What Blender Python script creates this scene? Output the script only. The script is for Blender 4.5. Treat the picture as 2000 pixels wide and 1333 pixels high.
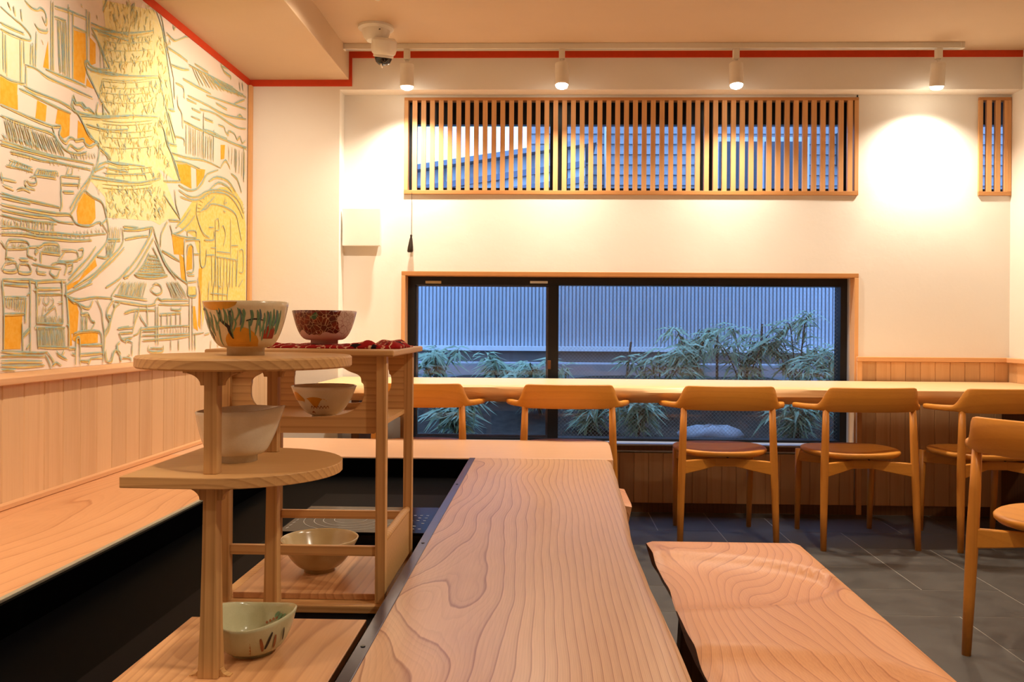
import bpy, bmesh, math, random
from mathutils import Vector, Matrix
random.seed(7)
for o in list(bpy.data.objects): bpy.data.objects.remove(o)
SC = bpy.context.scene
COL = SC.collection
# ------------------------------------------------------------------ camera
cam_data = bpy.data.cameras.new('camera'); cam = bpy.data.objects.new('camera', cam_data); COL.objects.link(cam)
cam_data.sensor_width = 36; cam_data.lens = 1640 * 36 / 2000
cam_data.shift_x = -.01297; cam_data.shift_y = -.01399; cam_data.clip_start = .05
YAW, ROLL = -.02742, .00701
F = Vector((math.sin(YAW), math.cos(YAW), 0)); Rr = Vector((math.cos(YAW), -math.sin(YAW), 0)); Up = Vector((0, 0, 1))
R2 = Rr * math.cos(ROLL) + Up * math.sin(ROLL); U2 = Up * math.cos(ROLL) - Rr * math.sin(ROLL)
cam.matrix_world = Matrix(((R2.x, U2.x, -F.x, 0), (R2.y, U2.y, -F.y, 0), (R2.z, U2.z, -F.z, 1.02), (0, 0, 0, 1)))
SC.camera = cam
# ------------------------------------------------------------------ world, exposure
w = bpy.data.worlds.new('dusk_sky'); SC.world = w; w.use_nodes = True
bg = w.node_tree.nodes['Background']; bg.inputs[0].default_value = (.34, .64, 1.34, 1); bg.inputs[1].default_value = 2.15
SC.view_settings.view_transform = 'Standard'; SC.view_settings.look = 'None'
SC.view_settings.exposure = 0.95; SC.view_settings.gamma = 1; SC.view_settings.use_curve_mapping = False
WARM = (1.0, .84, .65)
P_TRACK, P_SPOT, P_DOWN = 40, 36, 28

# ------------------------------------------------------------------ mesh helpers
class MB:
    def __init__(s): s.v = []; s.f = []
    def add(s, vs, fs):
        n = len(s.v); s.v += [tuple(v) for v in vs]; s.f += [tuple(i + n for i in f) for f in fs]; return s
    def box(s, x0, x1, y0, y1, z0, z1):
        return s.add([(x, y, z) for z in (z0, z1) for y in (y0, y1) for x in (x0, x1)],
                     [(0, 2, 3, 1), (4, 5, 7, 6), (0, 1, 5, 4), (2, 6, 7, 3), (0, 4, 6, 2), (1, 3, 7, 5)])
    def lathe(s, prof, n=32, c=(0, 0, 0), fn=None):
        vs = []
        for r, z in prof:
            for k in range(n):
                a = 2 * math.pi * k / n; p = (r * math.cos(a), r * math.sin(a), z)
                if fn: p = fn(p, a, r, z)
                vs.append((c[0] + p[0], c[1] + p[1], c[2] + p[2]))
        fs = []
        for j in range(len(prof) - 1):
            for k in range(n): fs.append((j * n + k, j * n + (k + 1) % n, (j + 1) * n + (k + 1) % n, (j + 1) * n + k))
        if prof[0][0] > 1e-6: fs.append(tuple(range(n - 1, -1, -1)))
        if prof[-1][0] > 1e-6: fs.append(tuple((len(prof) - 1) * n + k for k in range(n)))
        return s.add(vs, fs)
    def tube(s, path, rad, n=10, squash=None):
        P = [Vector(p) for p in path]; R = rad if hasattr(rad, '__len__') else [rad] * len(P)
        vs = []; fs = []; prevx = None
        for i, p in enumerate(P):
            t = (P[min(i + 1, len(P) - 1)] - P[max(i - 1, 0)]).normalized()
            ref = prevx if prevx is not None else (Vector((1, 0, 0)) if abs(t.x) < .9 else Vector((0, 1, 0)))
            bx = (ref - t * ref.dot(t)).normalized(); by = t.cross(bx); prevx = bx
            for k in range(n):
                a = 2 * math.pi * k / n; vs.append(p + (bx * math.cos(a) + by * math.sin(a)) * R[i])
        for i in range(len(P) - 1):
            for k in range(n): fs.append((i * n + k, i * n + (k + 1) % n, (i + 1) * n + (k + 1) % n, (i + 1) * n + k))
        fs.append(tuple(range(n - 1, -1, -1))); fs.append(tuple((len(P) - 1) * n + k for k in range(n)))
        return s.add(vs, fs)
    def prism(s, out, z0, z1, ax='z'):
        n = len(out)
        def m(a, b, c): return (a, b, c) if ax == 'z' else ((a, c, b) if ax == 'y' else (c, a, b))
        vs = [m(a, b, z0) for a, b in out] + [m(a, b, z1) for a, b in out]
        fs = [tuple(range(n - 1, -1, -1)), tuple(range(n, 2 * n))] + [(k, (k + 1) % n, n + (k + 1) % n, n + k) for k in range(n)]
        return s.add(vs, fs)
    def loft(s, secs, closed=True, caps=True):
        n = len(secs[0]); vs = [p for q in secs for p in q]; fs = []
        for i in range(len(secs) - 1):
            for k in range(n if closed else n - 1): fs.append((i * n + k, i * n + (k + 1) % n, (i + 1) * n + (k + 1) % n, (i + 1) * n + k))
        if caps: fs.append(tuple(range(n - 1, -1, -1))); fs.append(tuple((len(secs) - 1) * n + k for k in range(n)))
        return s.add(vs, fs)
    def mesh(s, name, m=None, smooth=False):
        me = bpy.data.meshes.new(name); me.from_pydata(s.v, [], s.f)
        bm = bmesh.new(); bm.from_mesh(me); bmesh.ops.recalc_face_normals(bm, faces=bm.faces); bm.to_mesh(me); bm.free()
        if m: me.materials.append(m)
        if smooth:
            for p_ in me.polygons: p_.use_smooth = True
        return me
    def build(s, name, m, parent=None, smooth=False, bevel=0, sub=0, seg=2, auto=None):
        me = s.mesh(name, m, smooth); o = bpy.data.objects.new(name, me); COL.objects.link(o)
        if parent: o.parent = parent
        if bevel:
            b = o.modifiers.new('bevel', 'BEVEL'); b.width = bevel; b.segments = seg; b.limit_method = 'ANGLE'; b.angle_limit = .6
        if sub:
            b = o.modifiers.new('sub', 'SUBSURF'); b.levels = sub; b.render_levels = sub
        if auto:
            for p_ in me.polygons: p_.use_smooth = True
            me.set_sharp_from_angle(angle=auto)
        return o
def tag(o, label=None, cat=None, group=None, kind=None):
    for k, v in (('label', label), ('category', cat), ('group', group), ('kind', kind)):
        if v: o[k] = v
    return o
def empty(name, loc=(0, 0, 0), rz=0):
    o = bpy.data.objects.new(name, None); COL.objects.link(o); o.location = loc; o.rotation_euler = (0, 0, rz); o.empty_display_size = .05; return o
def inst(me, name, parent, loc=(0, 0, 0), rot=(0, 0, 0), sc=(1, 1, 1)):
    o = bpy.data.objects.new(name, me); COL.objects.link(o); o.parent = parent; o.location = loc; o.rotation_euler = rot; o.scale = sc; return o
def copy_tree(o, parent=None):
    c = o.copy(); COL.objects.link(c); c.parent = parent
    for ch in list(o.children): copy_tree(ch, c)
    return c
def catmull(pts, n=4):
    P = [Vector(p) for p in pts]; out = []
    for i in range(len(P) - 1):
        a, b, c, d = P[max(i - 1, 0)], P[i], P[i + 1], P[min(i + 2, len(P) - 1)]
        for k in range(n):
            t = k / n
            out.append(.5 * (2 * b + (c - a) * t + (2 * a - 5 * b + 4 * c - d) * t * t + (3 * b - a - 3 * c + d) * t ** 3))
    return out + [P[-1]]

# ------------------------------------------------------------------ materials
def lin(c): return tuple(((x / 255) / 12.92 if x / 255 <= .04045 else ((x / 255 + .055) / 1.055) ** 2.4) for x in c) + (1,)
class NT:
    def __init__(s, name):
        s.m = bpy.data.materials.new(name); s.m.use_nodes = True; s.t = s.m.node_tree; s.b = s.t.nodes['Principled BSDF']
    def n(s, ty, **kw):
        x = s.t.nodes.new(ty)
        for k, v in kw.items(): setattr(x, k, v)
        return x
    def put(s, sock, v):
        if hasattr(v, 'is_linked') or isinstance(v, bpy.types.NodeSocket): s.t.links.new(v, sock)
        else: sock.default_value = v
    def math(s, op, a, b=0.0, c=0.0):
        x = s.n('ShaderNodeMath', operation=op)
        for i, v in enumerate((a, b, c)): s.put(x.inputs[i], v)
        return x.outputs[0]
    def mix(s, f, a, b, bt='MIX'):
        x = s.n('ShaderNodeMix', data_type='RGBA', blend_type=bt); s.put(x.inputs[0], f); s.put(x.inputs[6], a); s.put(x.inputs[7], b); return x.outputs[2]
    def ramp(s, f, stops):
        x = s.n('ShaderNodeValToRGB'); e = x.color_ramp.elements
        while len(e) < len(stops): e.new(.5)
        for el, (p_, c) in zip(e, stops): el.position = p_; el.color = c if hasattr(c, '__len__') else (c, c, c, 1)
        s.put(x.inputs[0], f); return x.outputs[0]
    def noise(s, vec, scale, detail=2, rough=.5, dist=0):
        x = s.n('ShaderNodeTexNoise'); s.put(x.inputs['Vector'], vec); x.inputs['Scale'].default_value = scale; x.inputs['Detail'].default_value = detail
        x.inputs['Roughness'].default_value = rough; x.inputs['Distortion'].default_value = dist; return x.outputs[0]
    def coord(s): return s.n('ShaderNodeTexCoord').outputs['Object']
    def sep(s, v):
        x = s.n('ShaderNodeSeparateXYZ'); s.put(x.inputs[0], v); return x.outputs
    def comb(s, a, b, c):
        x = s.n('ShaderNodeCombineXYZ')
        for i, v in enumerate((a, b, c)): s.put(x.inputs[i], v)
        return x.outputs[0]
    def scale(s, v, sc):
        x = s.n('ShaderNodeVectorMath', operation='MULTIPLY'); s.put(x.inputs[0], v); x.inputs[1].default_value = sc; return x.outputs[0]
    def vadd(s, v, u):
        x = s.n('ShaderNodeVectorMath', operation='ADD'); s.put(x.inputs[0], v); s.put(x.inputs[1], u); return x.outputs[0]
    def bump(s, h, st=.2, d=.002):
        x = s.n('ShaderNodeBump'); x.inputs['Strength'].default_value = st; x.inputs['Distance'].default_value = d; s.put(x.inputs['Height'], h); s.put(s.b.inputs['Normal'], x.outputs[0])
    def fin(s, col=None, rough=.5, metal=0, spec=.5, coat=0):
        if col is not None: s.put(s.b.inputs['Base Color'], col)
        s.put(s.b.inputs['Roughness'], rough); s.b.inputs['Metallic'].default_value = metal; s.b.inputs['Specular IOR Level'].default_value = spec
        if coat: s.b.inputs['Coat Weight'].default_value = coat; s.b.inputs['Coat Roughness'].default_value = .1
        return s.m
def flat(name, c, rough=.5, metal=0, spec=.5, nz=0.04, ns=30, bump=0):
    k = NT(name); v = k.coord(); f = k.noise(v, ns, 3)
    c = lin(c); d = tuple(x * (1 - nz * 2) for x in c[:3]) + (1,); l = tuple(min(1, x * (1 + nz * 2)) for x in c[:3]) + (1,)
    if bump: k.bump(f, bump, .003)
    return k.fin(k.mix(f, d, l), rough, metal, spec)
def wood(name, cl, cd, along='Y', rings=45, amp=2.0, ns=2.2, stretch=.14, rough=.42, fine=.35, rand=0.12, cross=(1, 0, 0), line=1.0, spec=.35):
    k = NT(name); v = k.coord()
    oi = k.n('ShaderNodeObjectInfo').outputs['Random']
    if rand:
        v = k.vadd(v, k.comb(k.math('MULTIPLY', oi, 17.3), k.math('MULTIPLY', oi, 9.1), k.math('MULTIPLY', oi, 5.7)))
    i = 'XYZ'.index(along); sc = [1, 1, 1]; sc[i] = stretch
    a = k.scale(v, tuple(sc)); n1 = k.noise(a, ns * 2, 2, .45)
    x = k.n('ShaderNodeVectorMath', operation='DOT_PRODUCT'); k.put(x.inputs[0], v); x.inputs[1].default_value = cross
    r = k.math('FRACT', k.math('ADD', k.math('MULTIPLY', x.outputs['Value'], rings), k.math('MULTIPLY', n1, amp * 3)))
    ln = k.ramp(r, [(0, .05), (.6, .35), (.88, 1), (1, .05)])
    sc2 = [260, 260, 260]; sc2[i] = 6
    fn = k.noise(k.scale(v, tuple(sc2)), 1, 2)
    fac = k.math('ADD', k.math('MULTIPLY', ln, .62 * line), k.math('MULTIPLY', k.math('SUBTRACT', fn, .5), fine * 1.6))
    fac = k.math('ADD', fac, k.math('MULTIPLY', k.math('SUBTRACT', k.noise(a, 1.3, 1), .5), .5))
    k2 = k.n('ShaderNodeClamp'); k.put(k2.inputs[0], fac)
    col = k.mix(k2.outputs[0], lin(cl), lin(cd))
    if rand:
        g = k.math('ADD', 1 - rand, k.math('MULTIPLY', oi, rand * 1.6))
        col = k.mix(1.0, col, k.comb(g, g, k.math('MULTIPLY', g, .99)), 'MULTIPLY')
    k.bump(fac, .12, .0006)
    return k.fin(col, rough, 0, spec)
def slab(name, cl, cd, u0, k1, k2, amp, damp, rough=.33, sx=5., sy=1.5, fine=.25, seed=0.):
    # wide flat-sawn board lying in XY, grain along Y: ring spacing narrows with u = x-u0, loops where noise wins
    k = NT(name); v = k.vadd(k.coord(), (0, 0, seed)); X, Y, Z = k.sep(v)
    u = k.math('SUBTRACT', X, u0)
    n1 = k.noise(k.comb(k.math('MULTIPLY', X, sx), k.math('MULTIPLY', Y, sy), Z), 1.0, 1.2, .35)
    n2 = k.noise(k.scale(v, (26, 4, 5)), 1, 2, .5)
    A = k.math('MAXIMUM', k.math('SUBTRACT', amp, k.math('MULTIPLY', u, damp)), amp * .05)
    q = k.math('ADD', k.math('MULTIPLY', k.math('MULTIPLY', u, u), k1), k.math('MULTIPLY', u, k2))
    q = k.math('ADD', q, k.math('MULTIPLY', k.math('SUBTRACT', n1, .5), A))
    q = k.math('ADD', q, k.math('MULTIPLY', n2, .3))
    r = k.math('FRACT', q)
    ln = k.ramp(r, [(0, .04), (.6, .12), (.88, .34), (.955, 1), (1, .04)])
    ln = k.math('ADD', ln, k.math('MULTIPLY', k.ramp(k.math('FRACT', k.math('MULTIPLY', q, 5)), [(0, 0), (.6, .3), (.9, 1), (1, 0)]), .2))
    fn = k.noise(k.scale(v, (330, 9, 330)), 1, 2)
    big = k.noise(k.scale(v, (3, .8, 1)), 1, 2)
    fac = k.math('ADD', k.math('MULTIPLY', ln, .7), k.math('MULTIPLY', k.math('SUBTRACT', fn, .5), fine * 1.5))
    fac = k.math('ADD', fac, k.math('MULTIPLY', k.math('SUBTRACT', big, .45), .6))
    c2 = k.n('ShaderNodeClamp'); k.put(c2.inputs[0], fac)
    k.bump(fac, .1, .0006)
    return k.fin(k.mix(c2.outputs[0], lin(cl), lin(cd)), rough, 0, .4)
M = {}
def plaster(name, c):
    k = NT(name); v = k.coord()
    n = k.noise(v, 7, 4, .6); n2 = k.noise(v, 60, 3, .6)
    st = k.n('ShaderNodeTexVoronoi', feature='DISTANCE_TO_EDGE'); k.put(st.inputs['Vector'], k.vadd(k.scale(v, (1.7, 1.7, 2.3)), k.scale(k.n('ShaderNodeTexNoise').outputs[1], (.9, .9, .9)))); st.inputs['Scale'].default_value = 1.0
    h = k.math('ADD', k.math('MULTIPLY', k.ramp(n, [(.45, 0), (.62, 1)]), .6), k.math('MULTIPLY', n2, .25))
    k.bump(h, .14, .004)
    c = lin(c); return k.fin(k.mix(n, tuple(x * .97 for x in c[:3]) + (1,), c), .8, 0, .2)
M['plaster'] = plaster('white_plaster', (238, 232, 222))
M['ceiling'] = flat('ceiling_paint', (212, 186, 156), .8, 0, .2, .02, 4)
M['red'] = flat('vermilion_paint', (206, 66, 28), .6, 0, .3, .05, 40)
M['plank'] = wood('pale_cypress_boards', (222, 182, 138), (192, 142, 96), 'Z', 9, 2.0, 1.6, .06, .5, .34, .14, (.3, 1, 0), .5)
M['plankb'] = wood('cypress_boards_across', (220, 176, 128), (190, 134, 84), 'Z', 9, 2.0, 1.6, .06, .5, .34, .14, (1, .3, 0), .5)
M['cap'] = wood('cypress_cap_rail', (228, 176, 128), (202, 142, 92), 'Y', 40, 1.2, 2, .08, .45, .25, .04, (1, 0, .6), .6)
M['capx'] = wood('cypress_cap_rail_across', (226, 170, 116), (200, 138, 84), 'X', 40, 1.2, 2, .08, .45, .25, .04, (0, 1, .6), .6)
M['slat'] = wood('lattice_cedar', (226, 172, 116), (196, 138, 84), 'Z', 60, 1.0, 2, .08, .5, .25, .1, (1, .4, 0), .5)
M['lat_frame'] = wood('lattice_frame_cedar', (196, 138, 82), (160, 104, 58), 'X', 60, 1.0, 2, .08, .5, .25, .04, (0, .4, 1), .6)
M['bar'] = slab('zelkova_slab', (216, 174, 136), (136, 80, 52), -.34, 62, 7, 11, 20, .28, 3.6, 1.7)
M['left'] = slab('zelkova_slab_wall_side', (224, 166, 116), (188, 122, 76), -1.6, 6, 12, 9, 4, .36, 4, 1.1, .25, 3.3)
M['bench'] = slab('bench_slab', (222, 160, 110), (172, 106, 66), .1, 18, 26, 17, 8, .4, 3.2, 1.3, .25, 8.1)
def slabx(name, cl, cd, seed, rough=.33):
    k = NT(name); v = k.vadd(k.coord(), (0, 0, seed)); X, Y, Z = k.sep(v)
    n1 = k.noise(k.scale(v, (.8, 4, 2)), 1.0, 2, .42)
    q = k.math('ADD', k.math('MULTIPLY', Y, 45), k.math('MULTIPLY', n1, 9)); r = k.math('FRACT', k.math('ADD', q, k.math('MULTIPLY', Z, 40)))
    ln = k.ramp(r, [(0, .0), (.5, .2), (.86, .5), (.94, 1), (1, .0)]); fn = k.noise(k.scale(v, (9, 330, 330)), 1, 2)
    fac = k.math('ADD', k.math('MULTIPLY', ln, .5), k.math('MULTIPLY', k.math('SUBTRACT', fn, .4), .4))
    c2 = k.n('ShaderNodeClamp'); k.put(c2.inputs[0], fac); k.bump(fac, .1, .0006)
    return k.fin(k.mix(c2.outputs[0], lin(cl), lin(cd)), rough, 0, .4)
M['end'] = slabx('zelkova_slab_end', (222, 178, 140), (178, 122, 84), 1.7)
M['wcounter'] = slabx('pale_live_edge_slab', (240, 200, 148), (206, 148, 92), 5.2, .38)
M['tana'] = wood('tea_shelf_cedar', (206, 158, 100), (150, 100, 52), 'Z', 70, 1.6, 2, .10, .5, .3, .05, (1, .5, 0), .9)
M['tanax'] = wood('tea_shelf_cedar_across', (210, 162, 104), (158, 106, 56), 'X', 75, 1.6, 2, .10, .5, .3, .05, (0, 1, .9), .9)
M['tanab'] = wood('tea_shelf_base_board', (212, 158, 108), (160, 104, 62), 'Y', 36, 3.0, 2.4, .16, .36, .25, .05, (1, 0, .3), .9)
M['chair'] = wood('oiled_beech', (216, 144, 54), (186, 112, 36), 'X', 30, 1.2, 2, .12, .42, .3, .06, (0, .4, 1), .45)
M['chairleg'] = wood('oiled_beech_leg', (212, 138, 54), (180, 106, 36), 'Z', 40, 1.2, 2, .12, .42, .3, .06, (1, .4, 0), .45)
M['black'] = flat('black_lacquer', (4, 4, 5), .5, 0, .01, .1, 60)
M['black2'] = flat('black_matte_mat', (9, 9, 12), .5, 0, .02, .1, 60)
M['blackframe'] = flat('black_aluminium', (12, 12, 15), .4, 0, .4, .05, 60)
M['steel'] = flat('dark_brushed_steel', (96, 98, 112), .24, .85, .5, .08, 120)
M['palestrip'] = flat('pale_metal_edging', (176, 172, 150), .4, .3, .5, .05, 60)
M['alu'] = flat('silver_aluminium_sill', (196, 194, 194), .35, .5, .5, .03, 60)
M['white'] = flat('white_enamel', (232, 226, 214), .4, 0, .4, .015, 20)
M['dark'] = flat('dark_plastic', (20, 18, 16), .25, 0, .5, .05, 50)
M['brownwood'] = wood('dark_knee_wall', (110, 72, 42), (74, 46, 26), 'Z', 40, 1.4, 2, .1, .5, .3, .08, (1, 1, 0), .7)
def emis(name, c, s):
    k = NT(name); k.b.inputs['Emission Color'].default_value = tuple(c) + (1,); k.b.inputs['Emission Strength'].default_value = s
    k.put(k.b.inputs['Roughness'], k.math('ADD', .3, k.math('MULTIPLY', k.noise(k.coord(), 40), .1))); return k.fin((.9, .85, .75, 1), .3)
M['lamp'] = emis('lamp_lens', (1, .9, .72), 22)
def glass(name, tint, refl):
    k = NT(name); t = k.t; out = t.nodes['Material Output']
    tr = k.n('ShaderNodeBsdfTransparent'); tr.inputs[0].default_value = tint + (1,)
    gl = k.n('ShaderNodeBsdfGlossy'); gl.inputs['Roughness'].default_value = .02
    fr = k.n('ShaderNodeLayerWeight'); fr.inputs[0].default_value = .25
    f = k.math('ADD', refl, k.math('MULTIPLY', fr.outputs['Fresnel'], .25)); f = k.math('ADD', f, k.math('MULTIPLY', k.noise(k.coord(), 2), .005))
    mx = k.n('ShaderNodeMixShader'); k.put(mx.inputs[0], f); t.links.new(tr.outputs[0], mx.inputs[1]); t.links.new(gl.outputs[0], mx.inputs[2]); t.links.new(mx.outputs[0], out.inputs[0])
    t.nodes.remove(k.b); return k.m
M['glass'] = glass('window_glass', (.93, .96, .97), .02)
M['wire'] = flat('glass_wire', (150, 160, 168), .4, .6, .5, .05, 60)
# ================================================================== the room
XL, XR, YB, YF, YR, YFR = -1.65, 2.53, 4.68, 4.57, 4.68, -1.2
ZC, ZS = 2.52, 2.365
def struct(o): o['kind'] = 'structure'; return o
# floor with slate tiles laid in herringbone
k = NT('grout'); M['grout'] = k.fin(k.mix(k.noise(k.coord(), 30), lin((146, 140, 130)), lin((166, 160, 150))), .8, 0, .2)
k = NT('slate_tile'); v = k.coord(); oi = k.n('ShaderNodeObjectInfo').outputs['Random']
n = k.noise(k.vadd(k.scale(v, (1, 1, 1)), k.comb(k.math('MULTIPLY', oi, 30), 0, 0)), 9, 5, .65); n2 = k.noise(k.scale(v, (3, 22, 1)), 2, 3)
c = k.mix(n, lin((56, 54, 52)), lin((96, 92, 86))); g = k.math('ADD', .88, k.math('MULTIPLY', oi, .24)); c = k.mix(1.0, c, k.comb(g, g, g), 'MULTIPLY')
k.bump(k.math('ADD', n, k.math('MULTIPLY', n2, .4)), .25, .003); M['slate'] = k.fin(c, k.math('ADD', .36, k.math('MULTIPLY', n, .25)), 0, .5)
floor = struct(MB().box(XL, XR, YFR, YB, -.15, -.0006).build('floor', M['grout']))
UN = .3035
def tile_piece(x0, x1, y0, y1):
    x0, x1, y0, y1 = max(x0, XL + .01), min(x1, XR - .02), max(y0, YFR + .01), min(y1, YB - .03)
    if x1 - x0 < .03 or y1 - y0 < .03: return
    MB().box(x0 + .0026, x1 - .0026, y0 + .0026, y1 - .0026, -.0006, .0004).build('tile', M['slate'], floor)
for i in range(-12, 6):
    for j in range(-15, 8):
        x, y, c = 1.468 + i * UN, 3.025 + j * UN, (i + j) % 4
        if c == 3: tile_piece(x, x + 2 * UN, y, y + UN)
        elif c == 1: tile_piece(x, x + UN, y, y + 2 * UN)
# walls
b = MB()
b.box(XL, XR + .1, YF, YB + .2, 2.312, ZC + .15); b.box(XL, -1.15, YF, YB + .2, 0, 2.312)
b.box(-1.15, -.81, YB, YB + .2, 0, 2.312); b.box(-.81, 1.692, YB, YB + .2, 1.324, 1.762); b.box(-.81, 1.692, YB, YB + .2, 0, .36)
b.box(-.81, 1.70, YB, YB + .2, 2.292, 2.312); b.box(1.692, 2.362, YB, YB + .2, 0, 2.312); b.box(2.362, XR + .1, YB, YB + .2, 0, 1.762); b.box(2.362, XR + .1, YB, YB + .2, 2.292, 2.312)
wall_back = struct(b.build('wall_back', M['plaster']))
wall_left = struct(MB().box(XL - .15, XL, YFR, YB + .2, 0, ZC + .15).build('wall_left', M['plaster']))
wall_right = struct(MB().box(XR, XR + .15, YFR, YB, 0, ZC + .15).build('wall_right', M['plaster']))
wall_front = struct(MB().box(XL - .15, XR + .15, YFR - .15, YFR, 0, ZC + .15).build('wall_front', M['plaster']))
ceiling = struct(MB().box(-1.1, XR, YFR, YF, ZC, ZC + .15).build('ceiling', M['ceiling']))
soffit = struct(MB().box(XL, -1.1, YFR, YF, ZS, ZC + .15).build('ceiling_soffit', M['ceiling'], bevel=.004))
# vermilion line along the tops of the walls
struct(MB().box(XL, XL + .006, YFR, YF, ZS - .035, ZS).build('trim_1', M['red']))
struct(MB().box(XL + .006, -1.083, YF - .006, YF, ZS - .035, ZS).box(-1.1, -1.083, YF - .006, YF, ZS, ZC - .035).box(-1.1, XR, YF - .006, YF, ZC - .035, ZC).build('trim_2', M['red']))
# wooden batten in the corner where mural and back wall meet
struct(MB().box(XL + .004, XL + .022, YF - .032, YF, .87, ZS - .035).build('trim_3', M['slat'], bevel=.002))
# --- left wainscot: single boards, cap rail, batten
def plank_mesh(wd, h, t, m, axis):
    c = .003
    out = [(0, 0), (wd, 0), (wd, t - c), (wd - c, t), (c, t), (0, t - c)]
    mb = MB()
    if axis == 'Y': mb.prism([(q[1], q[0]) for q in out], 0, h)          # face looks +X, width along Y
    elif axis == '-X': mb.prism([(-q[1], q[0]) for q in out], 0, h)      # face looks -X
    else: mb.prism([(q[0], -q[1]) for q in out], 0, h)                    # face looks -Y, width along X
    return mb.mesh('plank', m)
PX = -1.522
pm = plank_mesh(.0975, .845, PX - XL, M['plank'], 'Y'); y = YF - .001
while y > YFR + .1:
    y -= .0985; inst(pm, 'plank', wall_left, (XL, y, 0))
MB().box(XL, PX + .022, YFR, YF - .001, .846, .868).build('cap_rail', M['cap'], wall_left, bevel=.003)
MB().box(PX, PX + .022, YFR, 4.3, .501, .516).build('batten', M['cap'], wall_left, bevel=.002)
# --- back and right wainscot
pm2 = plank_mesh(.0795, .84, .014, M['plankb'], 'X'); x = 1.722
while x < XR - .06:
    inst(pm2, 'plank', wall_back, (x, YB, 0)); x += .0805
pm3 = plank_mesh(.0795, .325, .014, M['plankb'], 'X'); x = -1.13
while x < 1.64:
    inst(pm3, 'plank', wall_back, (x, YB, 0)); x += .0805
pm4 = plank_mesh(.0795, .84, .014, M['plankb'], '-X'); y = YB - .02
while y > YFR + .1:
    y -= .0805; inst(pm4, 'plank', wall_right, (XR, y, 0))
MB().box(1.694, XR - .014, YB - .034, YB, .842, .868).build('cap_rail', M['capx'], wall_back, bevel=.003)
MB().box(1.694, 1.722, YB - .03, YB, .0, .842).build('end_post', M['slat'], wall_back, bevel=.002)
MB().box(XR - .034, XR, YFR, YB - .034, .842, .868).build('cap_rail', M['cap'], wall_right, bevel=.003)
struct(MB().box(-1.15, XR - .014, YB - .026, YB - .0145, 0, .05).build('baseboard_back', M['brownwood']))
# ================================================================== windows
W1 = struct(empty('window_1', (0, 0, 0)))
def lattice(root, x0, x1, z0, z1, first, n, pitch):
    y0, y1 = 4.667, 4.715
    MB().box(x0, x1, y0, y1, z0, z0 + .022).build('frame_bottom', M['lat_frame'], root, bevel=.0015)
    MB().box(x0, x1, y0, y1, z1 - .016, z1).build('frame_top', M['lat_frame'], root, bevel=.0015)
    for a, c in ((x0, x0 + .022), (x1 - .022, x1)): MB().box(a, c, y0, y1, z0 + .022, z1 - .016).build('frame_side', M['slat'], root, bevel=.0015)
    me = MB().box(-.0132, .0132, 0, .02, 0, z1 - z0 - .038).mesh('slat', M['slat'])
    for i in range(n): inst(me, 'slat', root, (first + i * pitch, y0 + .004, z0 + .022))
lattice(W1, -.812, 1.700, 1.757, 2.296, -.812 + .022 + .0365, 50, .04915)
def sash(root, x0, x1, z0, z1, top, bot, side, y=4.76):
    MB().box(x0, x1, y, y + .05, z1 - top, z1).box(x0, x1, y, y + .05, z0, z0 + bot).box(x0, x0 + side, y, y + .05, z0 + bot, z1 - top).box(x1 - side, x1, y, y + .05, z0 + bot, z1 - top).build('sash_frame', M['blackframe'], root)
    MB().box(x0 + side - .004, x1 - side + .004, y + .02, y + .026, z0 + bot - .004, z1 - top + .004).build('pane', M['glass'], root)
sash(W1, -.81, .055, 1.762, 2.292, .125, .045, .052); sash(W1, .055, .885, 1.762, 2.292, .125, .045, .045); sash(W1, .885, 1.698, 1.762, 2.292, .125, .045, .052)
MB().box(.09, .102, 4.735, 4.76, 1.86, 2.02).build('latch', M['steel'], W1, bevel=.002)
W2 = struct(empty('window_2', (0, 0, 0)))
lattice(W2, 2.352, XR - .002, 1.757, 2.296, 2.352 + .022 + .036, 3, .0475)
sash(W2, 2.362, XR + .1, 1.762, 2.292, .125, .045, .03)
W3 = struct(empty('window_3', (0, 0, 0)))
MB().box(-.822, 1.706, 4.668, 4.78, 1.302, 1.326).build('lining_top', M['lat_frame'], W3, bevel=.002)
MB().box(-.822, -.800, 4.668, 4.78, .36, 1.302).build('lining_side', M['slat'], W3, bevel=.002)
MB().box(1.684, 1.706, 4.668, 4.78, .36, 1.302).build('lining_side', M['slat'], W3, bevel=.002)
MB().box(1.676, 1.684, 4.735, 4.765, .36, 1.302).build('side_channel', M['alu'], W3)
x0, x1, z0, z1 = -.800, 1.684, .36, 1.302
MB().box(x0, x1, 4.76, 4.86, z1 - .046, z1).box(x0, x1, 4.76, 4.86, z0, z0 + .03).box(x0, x0 + .042, 4.76, 4.86, z0 + .03, z1 - .046).box(x1 - .045, x1, 4.76, 4.86, z0 + .03, z1 - .046).build('outer_frame', M['blackframe'], W3)
MB().box(.0, .058, 4.77, 4.85, z0 + .03, z1 - .046).build('mullion', M['blackframe'], W3)
MB().box(-.758, .0, 4.782, 4.81, z0 + .03, z0 + .044).box(-.758, -.745, 4.782, 4.81, z0 + .044, z1 - .052).box(-.013, .0, 4.782, 4.81, z0 + .044, z1 - .052).box(-.758, .0, 4.782, 4.81, z1 - .055, z1 - .046).build('sash_frame', M['steel'], W3)
MB().box(-.746, -.012, 4.793, 4.799, z0 + .042, z1 - .053).build('pane', M['glass'], W3)
pr = MB().box(.056, 1.641, 4.803, 4.810, z0 + .028, z1 - .044).build('pane', M['glass'], W3)
wm = MB(); ax, bx_, az, bz = .058, 1.639, z0 + .03, z1 - .046
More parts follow.
